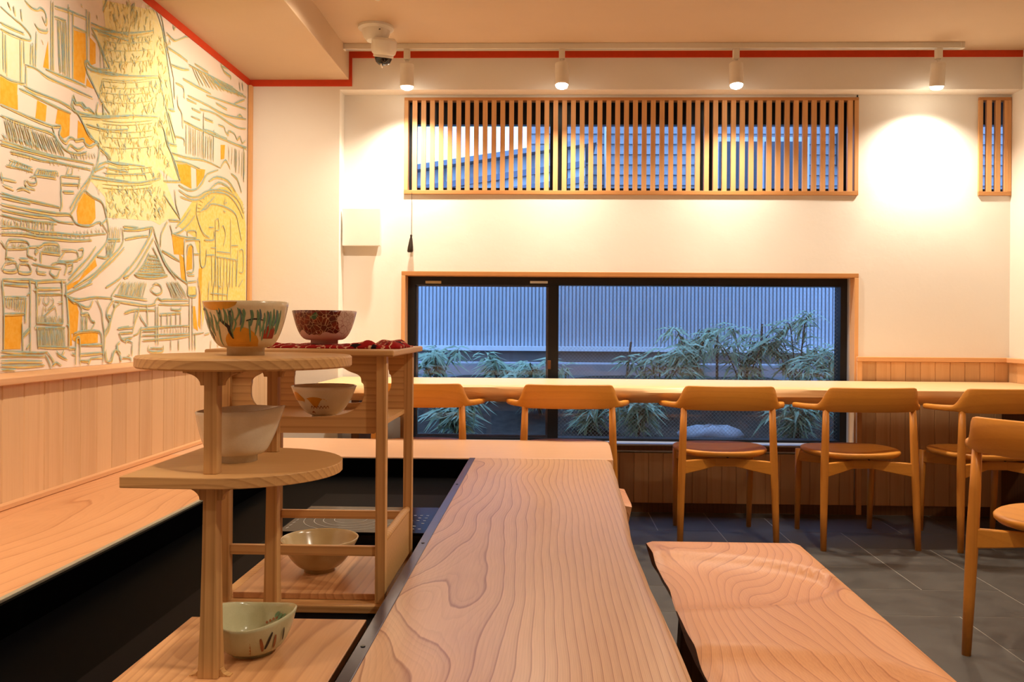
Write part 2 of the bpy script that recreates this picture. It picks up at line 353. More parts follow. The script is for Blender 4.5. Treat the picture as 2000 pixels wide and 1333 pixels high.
for s in (1, -1):
    t = ax - (bz - az)
    while t < bx_:
        # line x = t + (z-az) (or mirrored), clipped to the pane
        lo, hi = max(0, ax - t), min(bz - az, bx_ - t)
        if hi > lo:
            def P(q, o): 
                z = (az + q) if s > 0 else (bz - q)
                return (t + q + o, 4.8015, z)
            wm.add([P(lo, -.0008), P(lo, .0008), P(hi, .0008), P(hi, -.0008)], [(0, 1, 2, 3)])
        t += .0215
o = wm.build('wire_mesh', M['wire'], pr); o['kind'] = 'stuff'
MB().box(-.70, -.61, 4.757, 4.76, 1.262, 1.277).build('sticker', flat('beige_sticker', (176, 164, 130), .6), W3)
MB().box(-.105, -.005, 4.757, 4.76, 1.266, 1.279).build('sticker', flat('silver_sticker', (190, 196, 198), .4), W3)
MB().box(-.004, .016, 4.752, 4.77, .78, .83).build('latch', flat('bronze_latch', (110, 70, 38), .4, .5), W3, bevel=.003)
MB().box(-.86, 1.70, 4.655, 4.76, .366, .377).build('sill_rail', M['alu'], W3, bevel=.002)
MB().box(-.86, 1.70, 4.650, 4.66, .334, .341).build('sill_rail', M['alu'], W3, bevel=.001)
MB().box(-.86, 1.70, 4.653, 4.68, .341, .366).build('sill_board', M['brownwood'], W3)
# ================================================================== outside
ground = struct(MB().box(-6, 9, 4.9, 14, .1, .30).build('ground_outside', flat('garden_soil', (56, 48, 40), .9, 0, .2, .25, 25, .6)))
k = NT('grey_corrugated_fence'); M['fence'] = k.fin(k.mix(k.noise(k.scale(k.coord(), (9, 1, 1)), 2), lin((158, 162, 168)), lin((182, 186, 192))), .5, .1, .3)
mb = MB(); n = 0; x = -3.6; vs = []
while x < 4.6:
    for dx, dy in ((0, 0), (.017, 0), (.020, .014), (.0255, .014)): vs.append((x + dx, 6.5 + dy))
    x += .0285
mb.add([(a, c, .87) for a, c in vs] + [(a, c, 2.0) for a, c in vs], [(i, i + 1, len(vs) + i + 1, len(vs) + i) for i in range(len(vs) - 1)])
fr = empty('garden_fence', (0, 6.5, .3)); tag(fr, 'grey ribbed metal fence standing behind the garden outside the window', 'fence')
def rel(mb_, r): mb_.v = [(a - r[0], b_ - r[1], c - r[2]) for a, b_, c in mb_.v]; return mb_
rel(mb, (0, 6.5, .3)).build('ribbed_panel', M['fence'], fr)
rel(MB().box(-3.6, 4.6, 6.42, 6.55, .835, .87), (0, 6.5, .3)).build('white_base_rail', flat('white_rail', (214, 214, 214), .5), fr)
rel(MB().box(-3.6, 4.6, 6.47, 6.60, .30, .835), (0, 6.5, .3)).build('plinth', flat('concrete_plinth', (128, 124, 122), .8, 0, .2, .1, 12, .2), fr)
rel(MB().box(-3.6, 4.6, 6.50, 6.6, 1.98, 2.0), (0, 6.5, .3)).build('top_rail', M['fence'], fr)
kerb = MB().box(-3.6, 4.6, 6.05, 6.2, .30, .76).build('garden_kerb', flat('pale_kerb', (150, 148, 150), .8, 0, .2, .08, 12, .2), bevel=.01)
tag(kerb, 'low pale concrete kerb between the plants and the ribbed fence', 'kerb')
mb = MB(); secs = []
for yy, zz in ((4.95, .32), (5.3, .38), (5.7, .52), (6.02, .66), (6.06, .3), (4.93, .3)): secs.append([(xx * .3 - 3.6, yy, zz + (.03 * math.sin(xx * 2.1 + yy * 7) if zz > .31 else 0)) for xx in range(28)])
soil = struct(mb.loft(secs, closed=False, caps=False).build('soil_bank', flat('soil_bank', (62, 54, 46), .95, 0, .15, .3, 22, .8), smooth=True))
rock = MB().lathe([(.0, .0), (.3, .0), (.32, .05), (.27, .1), (.15, .14), (.0, .15)], 20, fn=lambda p, a, r, z: (p[0] * (1 + .12 * math.sin(3 * a)), p[1] * .6 * (1 + .1 * math.cos(2 * a)), p[2] + .015 * math.sin(a * 4 + r * 9))).build('garden_rock', flat('grey_rock', (150, 150, 152), .85, 0, .2, .15, 14, .8), smooth=True)
rock.scale = (.62, .7, .62); rock.location = (1.0, 5.14, .335); tag(rock, 'rounded grey rock on the ground outside below the window', 'rock')
# leafy plants
k = NT('bamboo_leaf'); oi = k.n('ShaderNodeObjectInfo').outputs['Random']; f = k.noise(k.coord(), 9, 2)
M['leaf'] = k.fin(k.mix(f, lin((66, 100, 66)), lin((168, 186, 150))), .5, 0, .3); M['stem'] = flat('plant_stem', (84, 66, 48), .8)
def plant(x, y, z, h, nst, spread, label, seed):
    rnd = random.Random(seed); r = empty('leafy_shrub', (x, y, z)); tag(r, label, 'plant', 'leafy shrubs outside the long window')
    st = MB(); lf = MB()
    for s in range(nst):
        a = rnd.uniform(0, 6.28); hh = h * rnd.uniform(.6, 1); sp = spread * rnd.uniform(.3, 1)
        pts = [Vector((0, 0, 0)), Vector((math.cos(a) * sp * .25, math.sin(a) * sp * .15, hh * .5)), Vector((math.cos(a) * sp * .7, math.sin(a) * sp * .35, hh * .92)), Vector((math.cos(a) * sp * 1.1, math.sin(a) * sp * .5, hh * .97))]
        pp = catmull(pts, 4); st.tube(pp, [.006 * (1 - i / len(pp) * .7) for i in range(len(pp))], 5)
        for i in range(int(len(pp) * .3), len(pp)):
            for q in range(5):
                L = rnd.uniform(.09, .17); wv = L * .065; th = rnd.uniform(0, 6.28); dp = rnd.uniform(-.7, .35)
                d = Vector((math.cos(th) * math.cos(dp), math.sin(th) * math.cos(dp) * .7, math.sin(dp))); sd = d.cross(Vector((rnd.uniform(-.3, .3), rnd.uniform(-1, 0), 1))).normalized() * wv
                p0 = pp[i] + Vector((rnd.uniform(-.03, .03), rnd.uniform(-.03, .03), rnd.uniform(-.03, .03)))
                lf.add([p0, p0 + d * L * .4 + sd, p0 + d * L + Vector((0, 0, -L * .25)), p0 + d * L * .4 - sd], [(0, 1, 2, 3)])
    st.build('stems', M['stem'], r); o = lf.build('foliage', M['leaf'], r); o['kind'] = 'stuff'
spots = [(-.72, 5.5, .45, .42, 6, .22, 'low leafy shrub outside, beside the left edge of the long window'),
 (-.32, 5.7, .50, .35, 6, .25, 'low leafy shrub outside, seen in the middle of the sliding pane'),
 (-.05, 5.45, .44, .38, 8, .22, 'bright green shrub outside just left of the black window mullion'),
 (.25, 5.2, .36, .22, 5, .2, 'small low shrub outside behind the second window chair'),
 (.72, 5.45, .44, .46, 7, .26, 'arching leafy shrub outside between two thin bare stakes'),
 (.98, 5.75, .52, .52, 7, .3, 'wide arching shrub outside near the middle of the wired pane'),
 (1.30, 5.6, .5, .60, 8, .3, 'tall arching shrub outside with drooping leaf sprays'),
 (1.62, 5.5, .46, .66, 9, .3, 'tallest dense shrub outside at the right end of the wired pane'),
 (1.86, 5.25, .36, .6, 9, .3, 'shrub outside half hidden by the right window frame'),
 (.55, 5.1, .34, .26, 6, .16, 'small shrub outside below counter level beside the third chair'),
 (1.50, 5.08, .34, .26, 6, .2, 'small dark shrub outside below counter level beside the fourth chair'),
 (-.55, 5.08, .34, .26, 6, .2, 'small dark shrub outside below counter level behind the first chair')]
for i, s in enumerate(spots): plant(*s, 40 + i)
for x, y, z0_, h, dx, lb in ((.52, 5.8, .5, .42, .05, 'thin bare leaning stake outside beside the arching shrub'), (1.12, 5.6, .5, .48, .0, 'thin bare stake outside standing upright among the shrubs'), (1.42, 5.7, .5, .55, .02, 'thin stake outside among the tall shrubs at right')):
    s = MB().tube([(0, 0, 0), (dx * .5, 0, h * .5), (dx, 0, h)], [.011, .009, .008], 7).build('garden_stake', M['stem']); s.location = (x, y, z0_); tag(s, lb, 'stake')
# neighbour's house with lap siding, tile-grey window, metal roof to its left
hr = empty('neighbour_house', (3.2, 9.0, .3)); tag(hr, 'grey house with lap siding seen through the upper lattice', 'house')
k = NT('grey_siding'); M['siding'] = k.fin(k.mix(k.noise(k.scale(k.coord(), (2, 1, 9)), 3), lin((128, 124, 122)), lin((146, 142, 140))), .7, 0, .2)
rel(MB().box(-.2, 7.5, 9.06, 9.3, .3, 4.6), (3.2, 9, .3)).build('wall', M['siding'], hr)
for i in range(22):
    z = 2.0 + i * .11; rel(MB().add([(-.2, 9.06, z + .112), (7.5, 9.06, z + .112), (7.5, 9.035, z), (-.2, 9.035, z), (-.2, 9.06, z), (7.5, 9.06, z)], [(0, 1, 2, 3), (3, 2, 5, 4)]), (3.2, 9, .3)).build('siding_board', M['siding'], hr)
wr = rel(MB().box(1.75, 2.75, 8.97, 9.05, 2.2, 3.05), (3.2, 9, .3)).build('window_frame', flat('pale_window_frame', (170, 170, 172), .5), hr)
rel(MB().box(1.80, 2.24, 8.955, 8.972, 2.25, 3.0), (3.2, 9, .3)).build('window_pane', flat('dark_house_pane', (46, 44, 48), .12), wr); rel(MB().box(2.28, 2.70, 8.955, 8.972, 2.25, 3.0), (3.2, 9, .3)).build('window_pane', flat('dark_house_pane_two', (50, 48, 52), .12), wr)
rel(MB().tube([(.62, 9.0, .5), (.62, 9.0, 4.5)], .035, 8), (3.2, 9, .3)).build('drain_pipe', flat('white_pipe', (200, 200, 200), .5), hr)
rel(MB().box(3.05, 3.5, 8.85, 9.03, 2.75, 3.1), (3.2, 9, .3)).build('meter_box', flat('dark_meter_box', (70, 66, 66), .5), hr)
rr = empty('metal_roof_building', (-.8, 8.2, .3)); tag(rr, 'pale standing-seam metal roof rising to the right beyond the upper lattice', 'building')
rel(MB().prism([(-3.2, .3), (.35, .3), (.35, 2.80), (-3.2, 2.25)], 8.2, 8.9, 'y'), (-.8, 8.2, .3)).build('wall', flat('pale_blue_wall', (176, 176, 172), .6), rr)
rel(MB().prism([(-3.3, 2.22), (.45, 2.79), (.45, 2.84), (-3.3, 2.27)], 8.05, 9.0, 'y'), (-.8, 8.2, .3)).build('roof_edge', flat('roof_edge_grey', (120, 122, 128), .5), rr)
for i in range(5): rel(MB().prism([(-3.2, 2.03 - i * .15), (.35, 2.58 - i * .15), (.35, 2.64 - i * .15), (-3.2, 2.09 - i * .15)], 8.16, 8.2, 'y'), (-.8, 8.2, .3)).build('wall_rail', flat('blue_grey_rail%d' % i, (108, 112, 122), .5), rr)
for i in range(12): rel(MB().box(-3.1 + i * .29, -3.05 + i * .29, 8.17, 8.2, .4, 2.24 + (i * .29) * .155), (-.8, 8.2, .3)).build('seam', M['siding'], rr)
# ================================================================== counters
def wob(x, s=0.0): return .55 * math.sin(x * 3.1 + s) + .3 * math.sin(x * 7.3 + 1.7 + s * 2) + .15 * math.sin(x * 17.1 + .4 + s)
wc = MB(); secs = []
for i in range(90):
    x = -1.14 + i * (2.512 + 1.14) / 89; a = wob(x) * .012; c = wob(x, 2) * .013; d = wob(x * 1.7, 4) * .012
    secs.append([(x, 4.64, .645), (x, 4.64, .735), (x, 4.15 + a, .735), (x, 4.118 + a, .731), (x, 4.104 + a, .722), (x, 4.097 + c * .8, .703), (x, 4.100 + c * .6 + d, .688), (x, 4.122 + d * .5, .676), (x, 4.165 + d * .5, .647)])
o = wc.loft(secs).build('window_counter', M['wcounter'], auto=.9); tag(o, 'long pale live-edge wooden counter running under the window', 'counter')
for x in (-.98, 2.48):
    s = MB().box(x - .02, x + .02, 4.25, 4.62, 0, .645).build('counter_support', M['brownwood'], o)
ZB = .5
EDGE = [(.5, .24), (1.24, .225), (1.38, .221), (1.62, .219), (1.84, .217), (2.06, .2155), (2.25, .224), (2.67, .238), (3.31, .259)]
def edge(y):
    for (a, p), (b_, q) in zip(EDGE, EDGE[1:]):
        if y <= b_: return p + (q - p) * (y - a) / (b_ - a)
    return EDGE[-1][1]
secs = []
for i in range(60):
    y = .5 + i * (3.308 - .5) / 59; e = edge(y) + .004 * wob(y * 1.6, 1)
    secs.append([(-.284, y, .44), (-.284, y, ZB), (e - .045, y, ZB), (e - .022, y, ZB - .003), (e - .006, y, ZB - .012), (e, y, ZB - .026), (e - .008, y, ZB - .045), (e - .03, y, .44)])
bar = MB().loft(secs).build('bar_counter', M['bar'], auto=.7); tag(bar, 'wide live-edge wooden bar slab with flowing grain running towards the window', 'counter')
rel(MB().box(-.307, -.2845, .5, 3.308, .43, ZB + .001), (0, 0, 0)).build('steel_edging', M['steel'], bar, bevel=.001)
for y in (1.35, 2.0, 2.75): MB().lathe([(0, 0), (.004, 0), (.004, .0012), (0, .0012)], 10, (-.296, y, ZB + .001)).build('screw', M['dark'], bar)
MB().box(-.307, -.15, .55, 3.3, 0, .43).build('base_panel', M['brownwood'], bar)
end = MB().prism([(-1.515, 3.309), (.259, 3.309), (.268, 3.5), (.276, 3.7), (.276, 3.81), (.262, 3.836), (.235, 3.842), (-1.515, 3.845)], .44, ZB).build('end_counter', M['end'], bevel=.006, seg=3)
tag(end, 'short wooden counter slab closing the far end of the bar', 'counter')
MB().box(-1.45, -.15, 3.36, 3.75, 0, .44).build('base_panel', M['brownwood'], end)
lc = MB().box(-1.515, -1.0345, .5, 3.308, .46, ZB).build('wall_side_counter', M['left'], bevel=.002); tag(lc, 'orange-toned wooden counter slab along the panelled wall under the mural', 'counter')
MB().box(-1.034, -1.022, .5, 3.308, .452, ZB + .0005).build('pale_edging', M['palestrip'], lc, bevel=.001)
MB().box(-1.5, -1.05, .55, 3.3, 0, .46).build('base_panel', M['brownwood'], lc)
well = empty('recessed_worktop', (-.67, 1.9, .43)); tag(well, 'sunken black worktop between the two long wooden counters', 'worktop')
def wb(x0, x1, y0, y1, z0, z1): return rel(MB().box(x0, x1, y0, y1, z0, z1), (-.67, 1.9, .43))
wb(-1.048, -.308, .5, 3.308, .40, .43).build('deck', M['black'], well)
wb(-.768, -.325, .5, 2.9, .43, .434).build('inset_mat', M['black2'], well)
wb(-1.021, -1.012, .5, 3.29, .4305, .495).build('side_panel', M['black'], well)
wb(-1.012, -.308, 3.29, 3.3085, .4305, .495).build('back_panel', M['black'], well)
wb(-1.0, -.34, .7, 3.2, 0, .40).build('base', M['black2'], well)
# induction cooktop
ih = empty('induction_cooktop', (-.515, 2.35, .434)); tag(ih, 'black glass induction cooktop with white rings in the sunken worktop', 'cooktop')
def ib(x0, x1, y0, y1, z0, z1): return rel(MB().box(x0, x1, y0, y1, z0, z1), (-.515, 2.35, .434))
ib(-.705, -.325, 2.205, 2.505, .434, .468).build('body', M['dark'], ih, bevel=.004)
ib(-.712, -.318, 2.198, 2.512, .468, .475).build('glass_top', flat('black_ceramic_glass', (5, 5, 6), .15, 0, .08, .05), ih, bevel=.002)
M['mark'] = flat('pale_print', (190, 190, 188), .5, 0, .3, .03)
def ringmesh(r, wd, n=64):
    mb = MB(); vs = []
    for k_ in range(n):
        a = 2 * math.pi * k_ / n; vs += [(math.cos(a) * r, math.sin(a) * r, 0), (math.cos(a) * (r + wd), math.sin(a) * (r + wd), 0)]
    return mb.add(vs, [(2 * i, 2 * i + 1, (2 * i + 3) % (2 * n), (2 * i + 2) % (2 * n)) for i in range(n)])
for r in (.045, .075, .100, .128):
    q = ringmesh(r, .0016).build('cooking_ring', M['mark'], ih); q.location = (-.035, -.005, .0415)
mk = MB(); rnd = random.Random(3)
for i in range(6):
    for j in range(4):
        if rnd.random() < .8: x, y = .115 + j * .018, -.11 + i * .032; mk.add([(x, y, .0415), (x + .008, y, .0415), (x + .008, y + .004, .0415), (x, y + .004, .0415)], [(0, 1, 2, 3)])
for i in range(7): x, y = -.185, -.12 + i * .03; mk.add([(x, y, .0415), (x + .003, y, .0415), (x + .006, y + .016, .0415), (x + .003, y + .016, .0415)], [(0, 1, 2, 3)])
o = mk.build('control_markings', M['mark'], ih); o['kind'] = 'stuff'
# ================================================================== benches
def bench(name, x0, x1, y0, y1, z, scoops, label, mat, nx=26, ny=70):
    r = empty(name, ((x0 + x1) / 2, (y0 + y1) / 2, 0)); cx, cy = (x0 + x1) / 2, (y0 + y1) / 2
    def left(y): return x0 +   .005 * wob(y * 2.6, 3) + sum(.009 * math.exp(-((y - s) / .13) ** 2) for s in scoops)
    vs = []; top = []
    for j in range(ny):
        y = y0 + (y1 - y0) * j / (ny - 1)
        for i in range(nx):
            u = i / (nx - 1); x = left(y) + (x1 - left(y)) * u; dz = 0
            for s in scoops:
                q = abs(y - s) / (.235 * math.sqrt(max(0, 1 - (max(0, u - .02) / .93) ** 2)) + 1e-4)
                if q < 1: dz -= .021 * (1 - q ** 5)
            e = min(u, 1 - u) * (x1 - x0); f_ = min(y - y0, y1 - y) 
            dz -= .006 * (max(0, 1 - e / .02) ** 2 + max(0, 1 - f_ / .02) ** 2)
            vs.append((x - cx, y - cy, z + dz))
    nb = len(vs)
    for j in range(ny):
        y = y0 + (y1 - y0) * j / (ny - 1)
        for i in range(nx):
            u = i / (nx - 1); x = left(y) + .018 + (x1 - left(y) - .03) * u; vs.append((x - cx, y - cy, z - .07))
    fs = []
    for j in range(ny - 1):
        for i in range(nx - 1):
            a = j * nx + i; fs.append((a, a + 1, a + nx + 1, a + nx)); a += nb; fs.append((a, a + nx, a + nx + 1, a + 1))
    per = [(0, i) for i in range(nx)] + [(j, nx - 1) for j in range(1, ny)] + [(ny - 1, i) for i in range(nx - 2, -1, -1)] + [(j, 0) for j in range(ny - 2, 0, -1)]
    ids = [j * nx + i for j, i in per]
    for a, c in zip(ids, ids[1:] + ids[:1]): fs.append((a, a + nb, c + nb, c))
    MB().add(vs, fs).build('seat', mat, r, auto=.9)
    for s in (y0 + .16, y1 - .16): rel(MB().prism([(x0 + .06, 0), (x1 - .06, 0), (x1 - .08, z - .069), (x0 + .08, z - .069)], s - .03, s + .03, 'y'), (cx, cy, 0)).build('leg', M['brownwood'], r, bevel=.004)
    tag(r, label, 'bench', 'thick slab seats beside the bar'); return r
bench('slab_bench', .292, .73, 1.02, 2.465, .4, (2.10, 1.42), 'thick wooden slab bench with carved seat hollows beside the bar', M['bench'])
bench('slab_stool', -.10, .298, 2.96, 3.28, .4, (), 'wooden slab stool tucked under the far end of the bar', M['bench'], 12, 14)
# ================================================================== chairs
def make_chair():
    r = empty('armchair')
    half = [(.286, .178), (.279, .14), (.262, .085), (.240, .045), (.215, .012), (.18, -.012), (.12, -.03), (.06, -.038), (0, -.04)]
    pts = [(-a, c, 0) for a, c in half] + [(a, c, 0) for a, c in half[-2::-1]]
    P = catmull(pts, 5); secs = []; sm = lambda t: t * t * (3 - 2 * t)
    for i, p_ in enumerate(P):
        t = (P[min(i + 1, len(P) - 1)] - P[max(i - 1, 0)]).normalized(); nrm = Vector((t.y, -t.x, 0))
        x = abs(p_.x); f_ = sm(min(1, max(0, (x - .183) / .052)))
        zt = .752 - .082 * f_ - .004 * max(0, (x - .235) / .05); zb = .637 + .004 * f_; th = .0115 + .006 * f_
        if i in (0, len(P) - 1): zt -= .006; zb += .006; th -= .006
        lean = .022 * (1 - f_)
        rr_ = min(th, (zt - zb) / 2) * .75; sec = []
        for k_ in range(12):
            a = 2 * math.pi * k_ / 12; cx, cz = math.cos(a), math.sin(a)
            u = (th - rr_) * (1 if cx > 1e-6 else -1 if cx < -1e-6 else 0) + rr_ * cx; vv = ((zt - zb) / 2 - rr_) * (1 if cz > 1e-6 else -1 if cz < -1e-6 else 0) + rr_ * cz
            z = (zt + zb) / 2 + vv; h_ = (z - .637) / .115
            sec.append(tuple(p_ + nrm * (u + lean * h_) + Vector((0, 0, z))))
        secs.append(sec)
    MB().loft(secs).build('backrest', M['chair'], r, smooth=True)
    N = 40; rings = []
    def ring(k_, z, dish):
        out = []
        for i in range(N):
            a = 2 * math.pi * i / N; ca, sa = math.cos(a), math.sin(a); e = 2 / 2.7
            x = .225 * math.copysign(abs(ca) ** e, ca); y = .205 * math.copysign(abs(sa) ** e, sa)
            if y < 0: x *= 1 - .10 * (-y / .205)
            out.append((x * k_, .205 + y * k_, z + dish * (1 - (2 * abs(x * k_) / .45) ** 2 * .6)))
        return out
    sec = [ring(.03, .438, -.014), ring(.4, .438, -.013), ring(.7, .440, -.009), ring(.9, .441, -.003), ring(.975, .440, 0), ring(1.0, .434, 0), ring(.995, .424, 0), ring(.94, .413, 0), ring(.5, .405, 0), ring(.03, .404, 0)]
    MB().loft(sec).build('seat', M['chair'], r, smooth=True)
    for s in (-1, 1):
        MB().tube([(s * .222, -.02, 0), (s * .218, -.012, .18), (s * .213, -.004, .37), (s * .208, .0, .52), (s * .205, .004, .648)], [.0135, .0165, .0185, .017, .0145], 12).build('leg', M['chairleg'], r, smooth=True)
        MB().tube([(s * .187, .405, 0), (s * .189, .395, .2), (s * .188, .385, .412)], [.0125, .016, .0175], 12).build('leg', M['chairleg'], r, smooth=True)
    def railsec(x, y, z0, z1, t=.011): return [(x, y - t, z0), (x, y - t, z1), (x, y + t, z1), (x, y + t, z0)]
    def sectn(x, y, z0, z1, dx, dy, t=.011): 
        l = math.hypot(dx, dy); nx, ny = -dy / l * t, dx / l * t
        return [(x + nx, y + ny, z0), (x + nx, y + ny, z1), (x - nx, y - ny, z1), (x - nx, y - ny, z0)]
    MB().loft([sectn(-.212, -.004, .335, .398, 1, .3), sectn(-.13, .035, .348, .400, 1, .45), sectn(-.05, .075, .362, .404, 1, .3), sectn(.05, .075, .362, .404, 1, -.3), sectn(.13, .035, .348, .400, 1, -.45), sectn(.212, -.004, .335, .398, 1, -.3)]).build('rear_rail', M['chair'], r, bevel=.004)
    for s in (-1, 1): MB().loft([sectn(s * .04, .08, .362, .404, s * .4, 1), sectn(s * .12, .24, .36, .404, s * .5, 1), sectn(s * .186, .385, .35, .404, s * .4, 1)]).build('side_rail', M['chair'], r, bevel=.004)
    MB().lathe([(0, 0), (.005, 0), (.005, .004), (0, .004)], 8, (0, 0, 0)).build('label_stud', M['dark'], r).location = (0, .005, .412)
    return r
ch = make_chair()
CH = [(-.61, 3.955, 0, 'wooden armchair nearest the white pillar, half hidden by the tea shelf'), (.098, 3.955, 0, 'wooden armchair at the window counter directly behind the bar end, second from the white pillar'), (.842, 3.945, -1, 'middle wooden armchair at the window counter, just beyond the slab bench'), (1.489, 3.925, 4, 'wooden armchair at the window counter by the right edge of the long window'), (2.11, 3.925, 4, 'wooden armchair at the window counter nearest the right wall'), (1.4695, 2.507, -52, 'wooden armchair in the foreground cut off by the right edge, turned away')]
for i, (x, y, a, lb) in enumerate(CH):
    o = ch if i == 0 else copy_tree(ch); o.location = (x, y, 0); o.rotation_euler = (0, 0, math.radians(a)); tag(o, lb, 'chair', 'round-backed wooden armchairs')
# ================================================================== tea shelves
def corbel(w_, h, t):      # curved bracket, profile in XZ hanging from z=0 at x=0 outwards
    pts = [(0, 0), (w_, 0), (w_, -.004)] + [(w_ - (w_ * .8) * math.sin(a * math.pi / 2 / 6), -.004 - (h - .004) * (1 - math.cos(a * math.pi / 2 / 6))) for a in range(1, 7)] + [(0, -h)]
    return MB().prism(pts, -t / 2, t / 2, 'y').mesh('corbel', M['tana'])
T1 = (-.535, 1.465, .434); ft = empty('tea_shelf', T1); tag(ft, 'round-topped two-post tea shelf in the foreground holding three bowls', 'shelf', 'cedar tea shelves in the sunken worktop')
def r1(mb): return rel(mb, T1)
r1(MB().lathe([(0, .946), (.180, .946), (.183, .949), (.183, .963), (.180, .966), (0, .966)], 72, (-.535, 1.478, 0))).build('top_board', M['tanax'], ft, auto=.6)
out = [(-.672, 1.30), (-.535, 1.295)] + [(-.535 + .172 * math.sin(a * math.pi / 20), 1.462 - .167 * math.cos(a * math.pi / 20)) for a in range(1, 20)] + [(-.535, 1.629), (-.672, 1.625)]
r1(MB().prism(out, .762, .780)).build('middle_board', M['tanax'], ft, bevel=.0015)
r1(MB().box(-.685, -.345, 1.285, 1.605, .4365, .455)).build('base_board', M['tanab'], ft, bevel=.002)
for fx in (-.66, -.37):
    for fy in (1.31, 1.58): r1(MB().box(fx - .01, fx + .01, fy - .01, fy + .01, .434, .4365)).build('foot', M['tanab'], ft)
cb = corbel(.036, .024, .013)
for px, py, a in ((-.539, 1.338, .0108), (-.519, 1.577, .0098)):
    r1(MB().loft([[(px + sx * q, py + sy * q, z) for sx, sy in ((-1, -1), (1, -1), (1, 1), (-1, 1))] for q, z in ((a * 1.5, .455), (a * 1.28, .53), (a * 1.1, .65), (a, .762))])).build('lower_post', M['tana'], ft, bevel=.0012)
    r1(MB().box(px - a, px + a, py - a, py + a, .780, .946)).build('upper_post', M['tana'], ft, bevel=.0012)
    for z in (.762, .946):
        for s in (0, math.pi): inst(cb, 'corbel', ft, (px + math.cos(s) * a - T1[0], py - T1[1], z - T1[2]), (0, 0, s))
    for s in (0, math.pi): inst(cb, 'corbel', ft, (px + math.cos(s) * a * 1.4 - T1[0], py - T1[1], .455 - T1[2]), (math.pi, 0, s), (.5, 1, .5))
T2 = (-.503, 1.885, .434); rt = empty('tea_shelf', T2); tag(rt, 'four-post tea shelf with cloud-shaped cutouts standing behind the round-topped one', 'shelf', 'cedar tea shelves in the sunken worktop')
def r2(mb): return rel(mb, T2)
r2(MB().box(-.700, -.312, 1.69, 2.085, .957, .970)).build('top_board', M['tanax'], rt, bevel=.004, seg=3)
for x in (-.664, -.341):
    for y in (1.72, 2.05): r2(MB().box(x - .0105, x + .0105, y - .0105, y + .0105, .45, .957)).build('post', M['tana'], rt, bevel=.001)
r2(MB().box(-.69, -.322, 1.695, 2.075, .434, .450)).build('plinth', M['tanax'], rt, bevel=.002)
r2(MB().box(-.653, -.352, 1.732, 2.04, .450, .463)).build('base_board', M['tanab'], rt, bevel=.0015)
def panel_hole(x0, x1, z0, z1, hx, hz, ra, rb, y0, y1, n=96):
    mb = MB(); vs = []
    for k_ in range(n):
        a = 2 * math.pi * k_ / n; ca, sa = math.cos(a), math.sin(a); e = 2 / 2.6; s = 1 + .022 * math.cos(a * 11 + .6) * (1 if sa > .2 else 0)
        ix, iz = hx + ra * math.copysign(abs(ca) ** e, ca) * s, hz + rb * math.copysign(abs(sa) ** e, sa) * s
        dx, dz = ix - hx, iz - hz; t = min(((x1 - hx) / dx if dx > 1e-9 else (x0 - hx) / dx if dx < -1e-9 else 9e9), ((z1 - hz) / dz if dz > 1e-9 else (z0 - hz) / dz if dz < -1e-9 else 9e9))
        ox, oz = hx + dx * t, hz + dz * t
        for y in (y0, y1): vs += [(ix, y, iz), (ox, y, oz)]
    fs = []
    for k_ in range(n):
        a, c = 4 * k_, 4 * ((k_ + 1) % n); fs += [(a, a + 1, c + 1, c), (a + 2, c + 2, c + 3, a + 3), (a, c, c + 2, a + 2), (a + 1, a + 3, c + 3, c + 1)]
    return mb.add(vs, fs)
r2(panel_hole(-.654, -.351, .797, .957, -.497, .884, .118, .054, 1.722, 1.730)).build('front_panel', M['tanax'], rt)
r2(panel_hole(-.654, -.351, .797, .957, -.502, .884, .120, .054, 2.040, 2.048)).build('back_panel', M['tanax'], rt)
r2(MB().box(-.655, -.350, 1.730, 2.04, .806, .816)).build('middle_shelf', M['tanax'], rt)
for x in (-.341,):
    r2(MB().box(x - .005, x + .005, 1.7305, 2.0395, .463, .566)).build('side_board', M['tanax'], rt, bevel=.001)
    r2(MB().tube([(x, 1.731, .572), (x, 1.80, .574), (x, 2.0, .574), (x, 2.039, .572)], [.0075, .0085, .0085, .0075], 10)).build('side_rail', M['tanax'], rt, smooth=True)
for y in (1.72, 2.05): r2(MB().box(-.6535, -.3515, y - .006, y + .006, .546, .566)).build('cross_rail', M['tanax'], rt, bevel=.001)
# ================================================================== bowls
def rad(R, H, fr_, fh, p_):
    def f_(z): 
        t = min(1, max(0, (z - fh) / (H - fh))); return fr_ * .98 + (R - fr_ * .98) * t ** p_
    return f_
def bowl(name, label, loc, R, H, fr_, fh, p_, mat, rim=None, fn=None, t=.0035, inner=None, sq=1.0):
    r = empty(name, loc); f_ = rad(R, H, fr_, fh, p_)
    z_ = [fh + (H - fh) * (i / 14) ** 1.5 for i in range(15)]
    prof = [(0, fh * .6), (fr_ * .8, fh * .6), (fr_ * .86, 0), (fr_, 0), (fr_, fh)] + [(f_(z), z) for z in z_[1:]]
    prof += [(R - t * .5, H + t * .35), (R - t, H)] + [(max(f_(z) - t, .004), max(z, fh + t)) for z in z_[-2:0:-1]] + [(0, fh + t)]
    MB().lathe(prof, 56, fn=fn).build('body', mat, r, smooth=True)
    tag(r, label, 'bowl', 'ceramic tea bowls on display'); return r, f_
